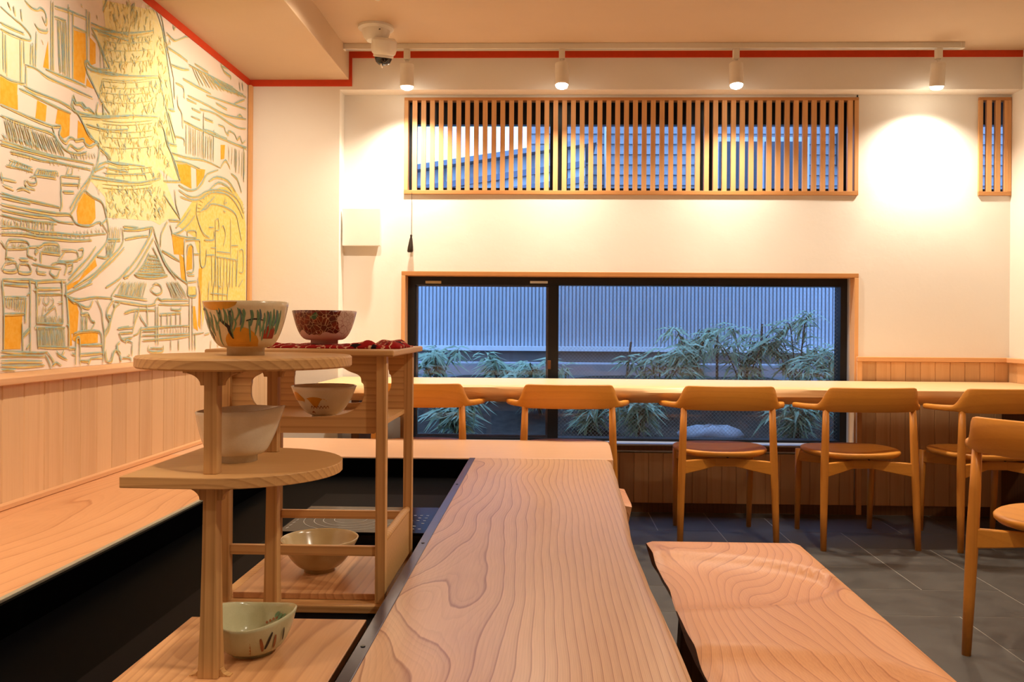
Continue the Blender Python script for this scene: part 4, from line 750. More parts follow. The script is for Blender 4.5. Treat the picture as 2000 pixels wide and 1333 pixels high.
# ================================================================== the mural
# painted strokes in wall coordinates (distance along the wall, height) in millimetres
MURAL = """o0:2855,2035 2933,2049 2941,1938 2930,1870 2862,1868
o0:2961,2046 3000,2036 3001,1964 2962,1944
o0:2712,1948 2717,1856 2686,1854 2705,1926
o0:2472,1759 2555,1761 2554,1720 2473,1697
o0:2944,1895 2992,1869 2940,1865
o0:2473,1705 2556,1728 2558,1681 2473,1678
o0:2656,1738 2707,1734 2701,1680 2647,1678
o0:2768,1739 2841,1739 2838,1666 2803,1648 2782,1653 2783,1690 2756,1688
o0:2890,1731 2928,1720 2956,1693 3005,1683 2966,1661 2887,1669
o0:3671,1730 3815,1754 3825,1645 3709,1652 3702,1671
o0:3875,1749 3979,1762 3963,1724 3881,1658
o0:4165,1921 4221,1933 4213,1861 4166,1848
o0:2921,1484 2964,1478 3003,1468 3008,1403 2979,1378 2895,1368 2885,1412 2903,1461
o0:3005,1262 3020,1231 2948,1192 2893,1161 2822,1147 2902,1174
o0:3626,1412 3743,1412 3752,1334 3649,1328
o0:3700,1336 3760,1315 3766,1216 3724,1223
o0:3912,1282 3949,1288 3946,1200 3905,1198
o0:3782,1383 3837,1385 3839,1277 3776,1263
o0:2493,1042 2588,1048 2579,939 2496,940
o0:2836,1104 2889,1091 2903,1061 2895,991 2859,984 2864,944 2838,942
o0:2868,986 3029,991 3029,951 2910,945 2864,964
o0:2479,1145 2479,1145 2479,1145
o0:2826,1149 2921,1166 2835,1134
o0:3837,1104 3873,1105 3908,989 3859,1003
o0:3916,1223 3945,1225 3933,996 3907,1016
y0:3044,2211 3452,2370 3518,2272 3578,2137 3640,1963 3600,1952 3668,1809 3706,1660 3645,1654 3499,1676 3576,1624 3699,1492 3588,1475 3512,1440 3447,1449 3091,1417 3072,1491 2963,1538 3081,1568 3102,1639 2999,1682 2876,1760 3100,1808 2945,1912 3083,1964 2970,2083 3067,2122
z0:3673,1459 3831,1585 3975,1643 4162,1708 4332,1739 4473,1680 4521,1562 4529,1145 3996,1124 3962,1006 3909,1343 3851,1428
c0:2471,1893 2578,1902 2620,1908 2637,1840 2589,1832 2590,1774 2472,1766
b47:2470,1970 2521,1959 2575,1951 2612,1937 2619,1926 2604,1915 2539,1907 2471,1903
b46:2470,1922 2511,1924 2582,1929
b49:2585,2033 2618,2025 2648,2027 2664,2040 2687,2039 2699,2022 2692,2000 2676,2016
b49:2638,1979 2657,1969 2700,1977 2704,1988
b46:2531,1994 2535,1973
b47:2567,1998 2571,1968
b46:2503,1996 2514,1983
b36:2481,1898 2485,1785
b37:2494,1894 2496,1777
b38:2564,1902 2568,1769
b38:2582,1904 2585,1834
b38:2627,1914 2632,1839
b39:2645,1956 2643,1845
b38:2619,1907 2616,1841
b40:2723,2086 2726,1856
b40:2735,2086 2738,1860
b46:2472,1766 2523,1763 2588,1773
b51:2591,1833 2643,1838 2706,1831 2788,1831 2885,1834 2978,1836
b51:2697,1852 2763,1855 2848,1861 2935,1863
b47:2594,1830 2593,1774
b49:2584,1765 2644,1764 2731,1768
b48:2562,1750 2621,1750 2659,1748
b45:2743,2075 2824,2091 2937,2107
b45:2823,2111 2833,1857
b45:2850,2098 2853,1865
b47:2936,2136 2943,1954
b47:2955,2135 2952,2045
b44:2744,2041 2811,2051
b46:2851,2048 2937,2056
b49:2965,2100 3074,2115 3233,2148
b48:2971,2062 3015,2051 3045,2024 3076,1991 3097,1973
b47:2925,1948 2943,1957 2962,1947 3011,1949 3092,1974
b47:2925,1946 2939,1922 2978,1889 3012,1859
b49:2963,1929 3046,1944 3129,1960 3235,1995
b49:3009,2084 3234,2126
b48:3073,2223 3043,2171
b37:2761,2037 2767,1953 2774,1869
b37:2769,2038 2773,1953 2782,1867
b37:2778,2039 2788,1954 2792,1869
b37:2791,2043 2795,1957 2799,1867
b38:2799,2045 2803,1954 2808,1865
b38:2811,2046 2816,1956 2821,1864
b30:3030,2024 3031,1960
b30:3050,2015 3056,1968
b26:2673,1939 2681,1933
b28:2899,2142 2908,2138
b29:3004,2140 3009,2131
b58:2970,2083 3064,2103 3259,2166 3441,2239
b57:2939,1947 2958,1933 3087,1959 3239,1991 3483,2064
b57:2849,1789 2877,1760 2989,1773 3100,1796 3264,1843 3486,1893
b54:2877,1760 2923,1726 3000,1681 3102,1638
b55:2939,1916 2987,1878 3037,1839 3099,1807
b65:3453,2340 3520,2273 3577,2136 3636,1962
b66:3499,1896 3568,1819 3654,1710 3699,1660
b59:2972,1544 3134,1562 3327,1589 3503,1638
b66:3636,1962 3580,1951
b65:3496,2068 3566,1938 3638,1816
b66:3638,1809 3582,1806
b55:2970,2083 3005,2058 3045,2013 3108,1973
b66:3699,1660 3543,1633
b58:3001,1575 3071,1621 3374,1663
b59:3071,1578 3375,1630
b46:2849,1789 2858,1811 2876,1791 2899,1792 2913,1800 2950,1785 2989,1784
b47:2929,1944 2948,1956 2967,1946
l38:3440,2251 3441,2235 3448,2222
l36:3245,2287 3231,2269 3233,2258
l35:3200,2169 3186,2149 3185,2134
l35:3231,2178 3225,2166 3217,2154
l35:3181,2231 3187,2228 3178,2220
k35:3148,2241 3148,2236 3157,2233
b34:3128,2191 3132,2176 3137,2161
k34:3103,2191 3107,2185 3097,2173
k35:3170,2166 3174,2160 3167,2150
l34:3098,2130 3099,2123 3091,2113
l37:3370,2295 3367,2287 3360,2279
k36:3280,2262 3288,2255 3295,2247
k34:3110,2197 3102,2182 3104,2170
b35:3149,2232 3152,2220 3163,2210
l37:3392,2278 3374,2261 3378,2252
l35:3146,2177 3154,2172 3156,2165
k36:3249,2190 3242,2171 3238,2153
l36:3284,2274 3270,2252 3275,2238
l35:3208,2248 3204,2241 3201,2235
k34:3094,2217 3095,2207 3090,2195
l36:3273,2285 3271,2279 3257,2268
l38:3424,2357 3428,2345 3424,2330
l34:3110,2229 3100,2215 3106,2208
b37:3356,2230 3368,2225 3362,2213
b37:3416,2353 3409,2339 3399,2323
b36:3273,2234 3285,2232 3277,2223
k37:3329,2279 3330,2265 3332,2252
l34:3092,2152 3094,2148 3095,2143
l38:3422,2346 3425,2332 3428,2317
l35:3192,2254 3197,2243 3193,2229
l36:3302,2263 3302,2247 3297,2229
l36:3293,2220 3282,2201 3283,2188
l36:3272,2266 3279,2261 3273,2252
l36:3323,2214 3316,2203 3312,2193
k37:3410,2259 3414,2250 3411,2239
l35:3223,2273 3222,2267 3235,2267
b36:3268,2265 3252,2244 3253,2230
l34:3129,2164 3139,2160 3138,2151
l35:3221,2213 3236,2205 3231,2190
l34:3132,2196 3123,2185 3118,2176
k34:3125,2214 3129,2207 3131,2199
b38:3439,2347 3437,2330 3446,2317
l37:3413,2272 3414,2266 3411,2258
b35:3196,2210 3209,2199 3205,2182
l35:3178,2159 3190,2157 3189,2151
l35:3137,2153 3147,2140 3152,2126
l35:3154,2179 3147,2170 3155,2168
l36:3261,2212 3257,2200 3246,2184
b35:3214,2274 3225,2267 3220,2253
b34:3114,2185 3124,2175 3125,2162
k36:3271,2224 3272,2210 3270,2195
b36:3294,2251 3292,2235 3297,2221
k37:3422,2259 3411,2242 3416,2230
k36:3250,2229 3251,2222 3252,2215
k35:3196,2213 3204,2210 3209,2207
b34:3104,2225 3111,2221 3117,2216
b35:3157,2205 3161,2200 3155,2192
l36:3250,2280 3237,2265 3235,2254
l34:3075,2207 3075,2202 3069,2195
l36:3286,2294 3279,2277 3274,2261
k36:3325,2243 3319,2224 3310,2205
l36:3285,2246 3281,2229 3287,2215
l37:3379,2273 3378,2256 3370,2237
l37:3399,2314 3403,2306 3415,2301
l37:3393,2332 3393,2324 3401,2318
l35:3218,2178 3216,2166 3224,2157
k34:3096,2173 3100,2165 3106,2158
b36:3292,2270 3305,2258 3304,2240
l34:3099,2229 3101,2218 3100,2207
l34:3128,2232 3118,2221 3118,2214
b36:3271,2285 3255,2266 3258,2253
l35:3229,2228 3222,2215 3232,2208
l37:3375,2320 3379,2310 3384,2301
b36:3280,2293 3270,2274 3275,2261
l36:3267,2277 3269,2266 3262,2251
l38:3415,2105 3420,2091 3427,2078
l37:3401,2108 3405,2094 3411,2081
k34:3071,2049 3060,2035 3057,2024
b34:3063,2056 3055,2037 3057,2022
l36:3266,2088 3279,2082 3283,2073
l37:3349,2050 3356,2047 3353,2040
l35:3215,2075 3209,2059 3220,2048
k34:3140,1996 3148,1987 3140,1973
l37:3385,2189 3389,2180 3390,2169
k35:3193,2008 3208,2003 3208,1993
k36:3283,2160 3282,2143 3281,2126
l35:3163,2054 3166,2045 3156,2031
b34:3055,1987 3056,1976 3059,1966
l34:3064,2051 3069,2043 3067,2033
l34:3073,1975 3080,1968 3072,1955
l34:3061,2078 3062,2065 3073,2054
l36:3280,2151 3274,2136 3279,2125
k35:3179,2111 3171,2099 3169,2089
l35:3143,2041 3149,2033 3152,2024
k38:3434,2113 3434,2104 3421,2091
k36:3289,2120 3294,2113 3296,2105
l34:3115,2073 3123,2068 3129,2062
k37:3399,2203 3393,2195 3391,2188
l34:3059,2061 3070,2057 3066,2047
l36:3259,2071 3253,2060 3258,2052
k36:3235,2133 3240,2119 3245,2105
l37:3382,2091 3386,2081 3391,2072
l35:3185,2045 3183,2027 3180,2010
l35:3208,2091 3208,2085 3220,2083
l35:3210,2064 3215,2051 3209,2035
l34:3072,2067 3062,2051 3061,2038
l35:3151,2103 3152,2094 3158,2087
l35:3166,2068 3177,2059 3179,2048
k35:3213,2033 3208,2022 3208,2014
b34:3138,2069 3133,2058 3134,2049
k37:3364,2089 3355,2077 3360,2069
l36:3263,2137 3266,2124 3276,2112
b34:3127,2106 3115,2095 3121,2091
l34:3069,2021 3055,2003 3057,1990
b37:3408,2200 3406,2186 3396,2169
b34:3136,2088 3141,2075 3137,2060
l35:3178,2021 3171,2010 3167,2000
l37:3326,2052 3336,2045 3337,2035
k37:3368,2077 3381,2065 3385,2049
l35:3181,2132 3196,2131 3194,2124
b37:3340,2046 3328,2032 3329,2023
l36:3249,2118 3253,2104 3249,2087
k36:3300,2064 3291,2054 3286,2045
k35:3230,2039 3222,2027 3221,2018
l34:3133,2019 3123,2004 3125,1993
k35:3199,2013 3209,2001 3203,1982
k36:3229,2113 3234,2099 3242,2086
l37:3352,2179 3344,2161 3349,2146
l37:3365,2141 3362,2128 3366,2118
l36:3303,2142 3300,2135 3302,2131
l36:3327,2097 3317,2087 3316,2079
k38:3414,2095 3422,2090 3423,2084
l36:3251,2136 3248,2121 3236,2102
b37:3374,2188 3371,2178 3382,2173
l36:3318,2169 3319,2155 3320,2141
l37:3360,2135 3358,2118 3347,2097
l34:3059,2036 3074,2030 3072,2019
l35:3161,2116 3164,2108 3160,2098
l34:3072,2076 3079,2066 3077,2053
k36:3301,2173 3300,2163 3308,2156
k34:3087,1997 3097,1986 3098,1971
b34:3101,2021 3114,2009 3109,1992
l36:3260,2148 3250,2138 3256,2132
l38:3430,2137 3434,2123 3425,2106
l34:3083,2016 3080,2009 3087,2004
l35:3199,2024 3186,2008 3186,1996
k38:3450,2162 3453,2148 3444,2130
b34:3096,2076 3099,2070 3102,2065
l36:3289,2068 3291,2055 3284,2040
b36:3305,2089 3298,2082 3299,2077
k34:3084,2049 3094,2042 3093,2030
k36:3327,2147 3318,2132 3320,2121
l36:3237,2133 3247,2122 3253,2111
b36:3264,2158 3263,2145 3274,2135
b36:3270,2065 3275,2058 3284,2052
k37:3402,2144 3398,2128 3393,2112
l36:3263,2083 3280,2080 3276,2070
l36:3279,2150 3282,2136 3272,2117
b37:3346,2138 3355,2134 3350,2125
l34:3056,2066 3067,2053 3069,2038
l37:3347,2068 3352,2053 3351,2037
b34:3104,2051 3098,2044 3104,2040
l34:3109,2038 3108,2030 3112,2023
l37:3331,2072 3324,2060 3332,2052
b35:3202,2054 3212,2044 3210,2030
l37:3405,2143 3416,2130 3412,2112
l36:3266,2035 3265,2023 3267,2012
k35:3165,2120 3177,2110 3178,2097
b35:3167,2020 3170,2006 3179,1993
l34:3136,1999 3129,1981 3136,1967
l36:3256,2067 3273,2056 3269,2038
k37:3394,2146 3394,2130 3385,2112
k34:3089,2092 3090,2081 3079,2066
l38:3432,2220 3424,2209 3425,2201
l35:3213,2082 3210,2069 3203,2056
b33:3044,1918 3041,1902 3039,1886
l37:3410,2002 3406,1984 3417,1971
k37:3391,1975 3391,1964 3379,1950
l34:3108,1861 3107,1853 3119,1849
l35:3151,1849 3146,1831 3145,1815
l35:3164,1834 3157,1818 3162,1805
l34:3075,1845 3079,1838 3082,1830
l37:3368,1966 3378,1956 3381,1943
l38:3461,1919 3447,1908 3451,1901
l35:3217,1963 3217,1947 3204,1927
l36:3279,1953 3277,1944 3289,1939
l38:3465,2019 3460,2010 3474,2006
b38:3464,2041 3467,2031 3474,2021
b34:3050,1915 3054,1903 3062,1892
k37:3364,1946 3375,1937 3377,1926
b37:3346,1939 3344,1926 3356,1916
l34:3121,1889 3131,1878 3130,1863
l34:3131,1878 3129,1863 3135,1850
l36:3278,1896 3280,1884 3291,1875
l36:3283,1911 3288,1897 3284,1881
l34:3056,1813 3062,1803 3058,1790
k36:3289,1987 3299,1979 3296,1968
b37:3364,1912 3367,1901 3369,1890
l34:3129,1926 3140,1916 3139,1903
l35:3155,1895 3167,1885 3161,1870
l35:3230,1877 3223,1858 3219,1840
b33:3028,1867 3023,1854 3017,1842
k35:3200,1958 3215,1956 3216,1951
l34:3119,1912 3114,1899 3111,1887
b35:3175,1917 3169,1899 3179,1885
k36:3273,1857 3283,1846 3276,1830
b38:3432,2012 3436,1996 3449,1983
l37:3363,1986 3358,1975 3353,1964
b35:3225,1923 3230,1912 3234,1901
l38:3468,1952 3460,1933 3458,1916
l33:3045,1888 3048,1873 3049,1858
l35:3240,1905 3227,1889 3231,1877
l34:3089,1817 3097,1811 3097,1801
l33:3035,1879 3034,1870 3023,1858
b34:3131,1836 3129,1822 3125,1809
b33:3043,1902 3032,1888 3030,1876
b35:3225,1884 3223,1872 3227,1862
b36:3309,1980 3309,1972 3302,1963
k34:3081,1868 3072,1857 3070,1847
l34:3112,1937 3116,1932 3116,1927
l36:3306,1990 3305,1974 3308,1959
b38:3449,1920 3444,1910 3454,1904
l34:3074,1869 3078,1860 3087,1852
l34:3116,1826 3119,1819 3125,1813
l36:3244,1883 3249,1868 3254,1853
l36:3326,1930 3314,1913 3310,1898
l38:3427,1908 3431,1900 3423,1889
l35:3220,1931 3209,1920 3206,1911
k36:3263,1952 3257,1937 3253,1922
l35:3166,1842 3165,1837 3173,1833
b36:3292,1912 3286,1900 3289,1891
k37:3411,1977 3394,1956 3395,1939
l34:3137,1886 3130,1874 3123,1861
b34:3119,1858 3111,1848 3104,1838
k33:3029,1850 3027,1835 3036,1823
l37:3414,1935 3401,1916 3406,1902
l35:3154,1863 3166,1852 3160,1838
l34:3091,1857 3090,1847 3093,1837
l35:3177,1875 3177,1864 3182,1854
l38:3430,1933 3448,1921 3448,1905
b34:3072,1873 3066,1858 3071,1846
b37:3405,2021 3412,2014 3406,2004
l34:3129,1866 3127,1856 3135,1849
k37:3394,1911 3396,1899 3391,1885
l37:3344,1974 3340,1965 3334,1956
l34:3119,1920 3128,1918 3122,1911
l34:3134,1914 3136,1906 3140,1899
k33:3047,1834 3035,1825 3034,1818
b38:3467,2030 3458,2017 3450,2006
l34:3094,1928 3103,1921 3105,1911
l35:3187,1884 3194,1872 3203,1860
l36:3255,1878 3242,1868 3245,1862
k38:3412,1970 3415,1964 3425,1960
l34:3084,1855 3079,1846 3077,1837
l36:3257,1911 3253,1903 3242,1893
b33:3029,1876 3041,1873 3037,1865
k35:3227,1921 3217,1904 3224,1891
l36:3287,1883 3277,1872 3277,1864
l38:3468,1985 3467,1968 3477,1955
k38:3444,1964 3429,1947 3436,1934
l35:3152,1888 3155,1883 3144,1875
l37:3356,1978 3365,1972 3371,1965
b37:3375,1906 3377,1892 3392,1881
k35:3192,1874 3191,1866 3205,1861
l34:3083,1892 3079,1878 3083,1866
k36:3291,1935 3286,1924 3277,1913
k34:3064,1886 3063,1872 3056,1857
l35:3150,1926 3141,1915 3139,1905
k35:3203,1967 3198,1955 3200,1944
k37:3392,1920 3377,1910 3381,1906
b34:3071,1806 3074,1798 3084,1790
l37:3364,1895 3353,1877 3350,1861
b37:3413,1923 3407,1910 3396,1895
b38:3426,2027 3421,2012 3421,1999
b36:3237,1904 3247,1900 3248,1894
k35:3206,1909 3204,1893 3207,1879
k36:3267,1919 3268,1914 3271,1909
l33:3045,1915 3042,1906 3046,1898
l37:3343,1967 3351,1955 3360,1943
l37:3351,1890 3353,1884 3340,1874
l37:3396,1733 3398,1721 3414,1713
b37:3334,1800 3334,1785 3333,1769
b34:3092,1740 3086,1726 3080,1712
l37:3419,1847 3418,1835 3404,1820
l37:3378,1825 3360,1811 3364,1802
l38:3462,1835 3463,1826 3459,1816
l37:3406,1762 3407,1746 3392,1726
b36:3246,1770 3256,1756 3262,1740
k35:3175,1684 3189,1673 3186,1659
l34:3098,1750 3093,1736 3088,1721
l34:3063,1755 3063,1739 3067,1725
b33:3012,1749 3022,1744 3018,1736
l34:3094,1768 3094,1760 3090,1752
l35:3211,1735 3212,1719 3206,1702
l36:3227,1794 3242,1791 3239,1784
k36:3317,1766 3320,1750 3314,1732
l34:3104,1693 3102,1684 3099,1674
l34:3136,1692 3130,1678 3129,1665
k36:3277,1698 3265,1686 3270,1677
l33:3054,1680 3053,1670 3046,1658
l35:3173,1696 3177,1684 3168,1670
b36:3312,1809 3306,1801 3301,1794
b37:3315,1744 3334,1731 3331,1713
b35:3199,1771 3184,1757 3187,1746
b36:3308,1715 3310,1699 3309,1682
l35:3170,1777 3167,1766 3177,1759
b38:3465,1763 3477,1750 3480,1735
l37:3367,1827 3364,1815 3351,1801
l34:3055,1713 3068,1705 3069,1694
l34:3139,1719 3134,1712 3142,1707
b35:3235,1769 3232,1759 3227,1748
l33:3032,1734 3032,1724 3033,1714
k37:3385,1774 3380,1766 3388,1761
l36:3286,1700 3275,1681 3284,1666
k37:3378,1831 3371,1815 3374,1801
l33:3021,1745 3031,1740 3034,1732
b35:3179,1757 3183,1750 3180,1742
k35:3152,1724 3167,1715 3164,1702
k38:3478,1730 3476,1723 3483,1718
b34:3120,1734 3117,1723 3119,1714
b35:3153,1776 3148,1767 3154,1759
l36:3254,1760 3244,1750 3241,1741
l35:3167,1663 3171,1653 3168,1641
l35:3188,1665 3198,1662 3191,1656
l38:3467,1764 3467,1747 3457,1729
l35:3145,1722 3143,1710 3153,1701
l34:3100,1699 3111,1687 3114,1674
l35:3185,1760 3186,1747 3172,1731
l35:3151,1748 3159,1735 3160,1721
l38:3487,1799 3470,1785 3472,1775
l36:3297,1825 3304,1810 3306,1794
l37:3392,1780 3403,1773 3397,1762
b34:3082,1764 3080,1751 3072,1736
l37:3381,1782 3392,1768 3389,1751
k36:3312,1752 3301,1743 3300,1736
l34:3058,1652 3049,1645 3053,1639
l34:3075,1736 3089,1730 3086,1720
b36:3317,1697 3319,1686 3324,1676
l34:3054,1668 3051,1661 3057,1655
b37:3393,1754 3403,1746 3403,1736
b36:3267,1699 3269,1690 3270,1681
k35:3152,1695 3151,1688 3145,1678
l33:3029,1639 3021,1624 3023,1610
b35:3200,1717 3216,1709 3215,1697
k35:3177,1782 3183,1776 3181,1769
l37:3404,1849 3407,1835 3407,1821
l35:3226,1747 3220,1729 3222,1713
l37:3371,1814 3374,1807 3373,1798
l34:3078,1748 3084,1743 3092,1738
l35:3169,1664 3171,1651 3163,1636
l34:3056,1720 3065,1716 3067,1709
l34:3117,1766 3109,1753 3111,1743
l38:3455,1844 3464,1835 3467,1825
k36:3284,1746 3288,1733 3285,1718
k37:3367,1806 3373,1802 3382,1798
k34:3109,1720 3121,1713 3116,1703
k34:3126,1686 3120,1669 3114,1653
k38:3455,1767 3456,1760 3470,1757
l38:3465,1839 3455,1827 3460,1818
k34:3069,1716 3083,1713 3080,1706
k36:3251,1754 3247,1740 3238,1725
l35:3230,1783 3228,1769 3228,1756
l37:3325,1830 3325,1814 3339,1800
l34:3119,1754 3113,1745 3108,1735
k37:3412,1716 3413,1710 3412,1704
l36:3286,1736 3278,1718 3273,1701
l34:3055,1728 3062,1722 3069,1715
l37:3396,1749 3403,1739 3399,1726
b33:3009,1748 3022,1738 3023,1724
l35:3161,1764 3164,1755 3173,1748
l36:3272,1746 3275,1737 3278,1729
l38:3449,1802 3442,1793 3439,1784
k37:3371,1797 3370,1788 3377,1781
k36:3267,1738 3255,1730 3261,1726
l35:3152,1692 3159,1680 3162,1668
l36:3321,1760 3313,1748 3306,1736
l35:3170,1747 3178,1733 3186,1719
l35:3193,1708 3197,1701 3209,1696
l36:3262,1684 3279,1681 3277,1675
l36:3230,1757 3232,1752 3244,1749
l34:3077,1707 3068,1698 3072,1691
l34:3070,1675 3059,1658 3061,1643
l38:3424,1750 3421,1731 3423,1714
l38:3445,1842 3460,1829 3463,1813
k34:3061,1727 3058,1714 3055,1702
l35:3205,1692 3200,1683 3192,1673
l33:3041,1724 3049,1712 3054,1700
k38:3468,1772 3476,1767 3468,1759
b35:3212,1722 3206,1705 3212,1691
l38:3474,1868 3463,1850 3471,1836
b33:3028,1708 3029,1694 3042,1683
l37:3380,1774 3373,1759 3379,1747
b34:3081,1643 3088,1636 3091,1627
k34:3117,1682 3112,1674 3107,1666
l35:3192,1726 3196,1717 3187,1704
k36:3318,1742 3321,1727 3324,1711
k38:3478,1828 3478,1820 3487,1815
l35:3186,1702 3191,1694 3191,1685
b35:3160,1716 3168,1707 3173,1698
k36:3322,1737 3329,1728 3322,1717
l36:3241,1639 3243,1629 3240,1617
b35:3172,1612 3173,1606 3181,1602
k37:3376,1658 3375,1641 3377,1625
k34:3091,1611 3082,1595 3082,1580
l36:3257,1609 3260,1596 3263,1584
l38:3454,1645 3465,1633 3465,1618
l37:3377,1662 3368,1645 3371,1630
b38:3444,1654 3451,1644 3449,1632
l38:3434,1653 3429,1646 3440,1641
k37:3407,1662 3416,1656 3414,1648
b36:3315,1626 3312,1613 3313,1599
b37:3371,1632 3383,1621 3387,1610
l35:3152,1598 3159,1594 3163,1589
b35:3154,1602 3146,1594 3143,1587
l35:3169,1622 3180,1611 3175,1597
l35:3190,1631 3192,1626 3191,1620
b38:3447,1650 3443,1639 3439,1629
k34:3094,1611 3091,1597 3081,1582
l35:3160,1620 3153,1606 3153,1595
k35:3194,1596 3208,1590 3206,1581
l35:3222,1623 3230,1617 3222,1607
k35:3228,1621 3236,1613 3232,1602
l38:3420,1667 3432,1657 3438,1646
k34:3136,1584 3139,1573 3127,1559
b37:3346,1650 3354,1637 3352,1621
l34:3093,1577 3084,1560 3084,1544
b36:3264,1572 3273,1563 3268,1552
k36:3239,1536 3240,1528 3249,1521
b35:3195,1557 3192,1545 3188,1533
l33:3019,1528 3012,1518 3018,1509
l38:3421,1578 3427,1566 3415,1551
b35:3161,1554 3166,1540 3168,1526
l38:3431,1592 3417,1584 3416,1578
b35:3175,1540 3174,1529 3170,1518
k38:3432,1574 3440,1568 3441,1562
b35:3217,1549 3232,1536 3233,1520
k38:3439,1599 3436,1590 3430,1581
l36:3317,1553 3315,1542 3323,1533
b36:3259,1531 3254,1521 3266,1513
l35:3165,1538 3169,1533 3162,1526
l38:3500,1604 3492,1585 3484,1567
l38:3413,1581 3423,1570 3421,1556
l36:3278,1564 3281,1551 3281,1537
l34:3071,1509 3082,1502 3078,1493
b37:3370,1576 3375,1559 3364,1540
k36:3321,1570 3313,1553 3319,1539
l33:3032,1515 3024,1503 3031,1493
l35:3169,1525 3169,1519 3163,1513
l37:3408,1580 3406,1571 3403,1562
k36:3259,1555 3267,1546 3268,1536
l34:3121,1541 3119,1534 3109,1526
l34:3128,1530 3125,1516 3114,1502
l34:3104,1517 3108,1505 3100,1491
l38:3418,1568 3433,1565 3433,1559
l36:3294,1536 3291,1527 3285,1519
l36:3313,1542 3315,1527 3327,1514
l39:3586,1861 3587,1853 3580,1844
b39:3566,2072 3556,2052 3566,2038
k39:3558,2233 3556,2217 3542,2198
b39:3582,2255 3590,2248 3586,2236
k39:3553,1742 3533,1732 3538,1726
b38:3502,2080 3502,2066 3509,2054
l39:3566,2131 3550,2120 3557,2116
l39:3512,2237 3504,2223 3510,2215
k38:3500,1741 3496,1728 3501,1718
l39:3571,1998 3572,1983 3561,1965
l39:3539,1974 3546,1964 3540,1950
b39:3513,2070 3507,2057 3519,2050
l39:3513,2132 3524,2119 3526,2102
l39:3565,1990 3574,1982 3567,1969
l38:3491,2092 3492,2075 3493,2057
l38:3487,2066 3498,2059 3504,2051
k38:3483,2148 3478,2136 3489,2129
l39:3596,1730 3587,1715 3598,1704
k38:3494,1800 3504,1793 3495,1782
l39:3577,1670 3569,1651 3582,1635
k39:3547,2112 3549,2103 3535,2089
l38:3497,1864 3509,1858 3509,1849
l38:3487,2216 3473,2196 3474,2181
l39:3568,1730 3586,1720 3587,1706
l39:3515,2178 3528,2176 3523,2169
b39:3529,1760 3527,1751 3537,1744
l39:3551,2238 3539,2220 3543,2208
l38:3489,2127 3492,2120 3482,2108
b39:3593,1867 3595,1853 3589,1838
l38:3485,1994 3472,1977 3472,1964
k38:3492,1658 3481,1646 3486,1637
k39:3555,1895 3547,1885 3537,1874
l39:3552,1990 3542,1976 3535,1962
l38:3498,2014 3494,2004 3496,1996
l39:3569,1830 3569,1823 3582,1820
l39:3555,1722 3550,1712 3560,1705
l38:3498,2038 3507,2022 3510,2005
l39:3513,2132 3509,2124 3502,2115
k38:3495,1751 3491,1735 3493,1719
l38:3491,2235 3492,2225 3509,2222
l39:3585,2015 3589,2000 3600,1986
l39:3583,2190 3585,2180 3592,2171
l39:3579,2244 3580,2235 3571,2222
l39:3564,1707 3569,1700 3560,1690
k38:3501,1662 3507,1648 3515,1634
l39:3558,1915 3563,1898 3574,1884
k39:3577,1872 3567,1851 3564,1832
l38:3497,1781 3497,1767 3495,1752
l39:3520,1887 3527,1881 3519,1871
l39:3512,2028 3512,2014 3501,1996
l39:3526,1888 3522,1872 3512,1855
l39:3553,1978 3541,1963 3536,1949
l39:3568,2158 3572,2147 3568,2134
k39:3518,2011 3523,2003 3527,1994
l38:3504,1779 3500,1760 3493,1741
l39:3558,2008 3552,1990 3560,1975
l39:3586,2236 3574,2225 3568,2216
l39:3559,1932 3548,1913 3554,1897
l39:3532,2192 3533,2179 3546,2170
l38:3499,1884 3488,1865 3494,1850
l39:3581,1934 3594,1924 3595,1911
b39:3518,1787 3507,1771 3517,1759
k39:3577,1977 3564,1955 3564,1938
l39:3500,1882 3517,1872 3519,1858
b38:3494,1880 3499,1870 3486,1856
b39:3587,1858 3569,1837 3571,1821
l39:3546,1681 3547,1663 3545,1644
l39:3552,1801 3544,1788 3544,1776
l39:3559,2260 3543,2246 3545,2239
b39:3583,1817 3581,1810 3590,1805
b38:3509,1663 3503,1652 3492,1641
l39:3565,2198 3568,2193 3571,2188
b39:3578,1718 3574,1709 3578,1701
k39:3508,1863 3528,1861 3524,1853
k39:3500,2205 3520,2201 3517,2189
l39:3513,1745 3510,1732 3515,1721
l39:3542,2066 3554,2061 3552,2053
k39:3561,1740 3545,1719 3551,1702
l38:3492,2138 3495,2123 3493,2106
l38:3502,2196 3499,2187 3506,2181
k37:3399,1516 3402,1508 3409,1497
l38:3446,1501 3444,1492 3437,1479
b38:3510,1510 3498,1499 3501,1488
l35:3228,1463 3237,1455 3234,1444
l36:3244,1488 3237,1479 3238,1468
l39:3541,1590 3554,1583 3544,1569
k37:3398,1470 3399,1462 3403,1451
l35:3184,1466 3177,1457 3196,1449
l37:3398,1475 3407,1467 3413,1457
l35:3206,1501 3199,1492 3209,1482
k36:3295,1569 3293,1560 3282,1547
l36:3324,1547 3323,1538 3324,1527
l34:3087,1490 3084,1481 3101,1473
l37:3358,1491 3364,1483 3346,1470
l38:3453,1586 3455,1577 3439,1563
l35:3150,1477 3145,1468 3145,1458
b38:3502,1487 3511,1479 3508,1467
b34:3129,1508 3120,1498 3130,1489
b38:3453,1506 3465,1499 3457,1486
l34:3111,1524 3100,1514 3102,1503
k34:3121,1526 3112,1516 3123,1507
k35:3219,1462 3227,1454 3204,1440
k36:3241,1458 3233,1448 3236,1438
b38:3427,1571 3422,1561 3433,1551
l36:3279,1538 3284,1530 3267,1516
l37:3345,1512 3346,1503 3345,1492
b38:3468,1553 3457,1542 3480,1534
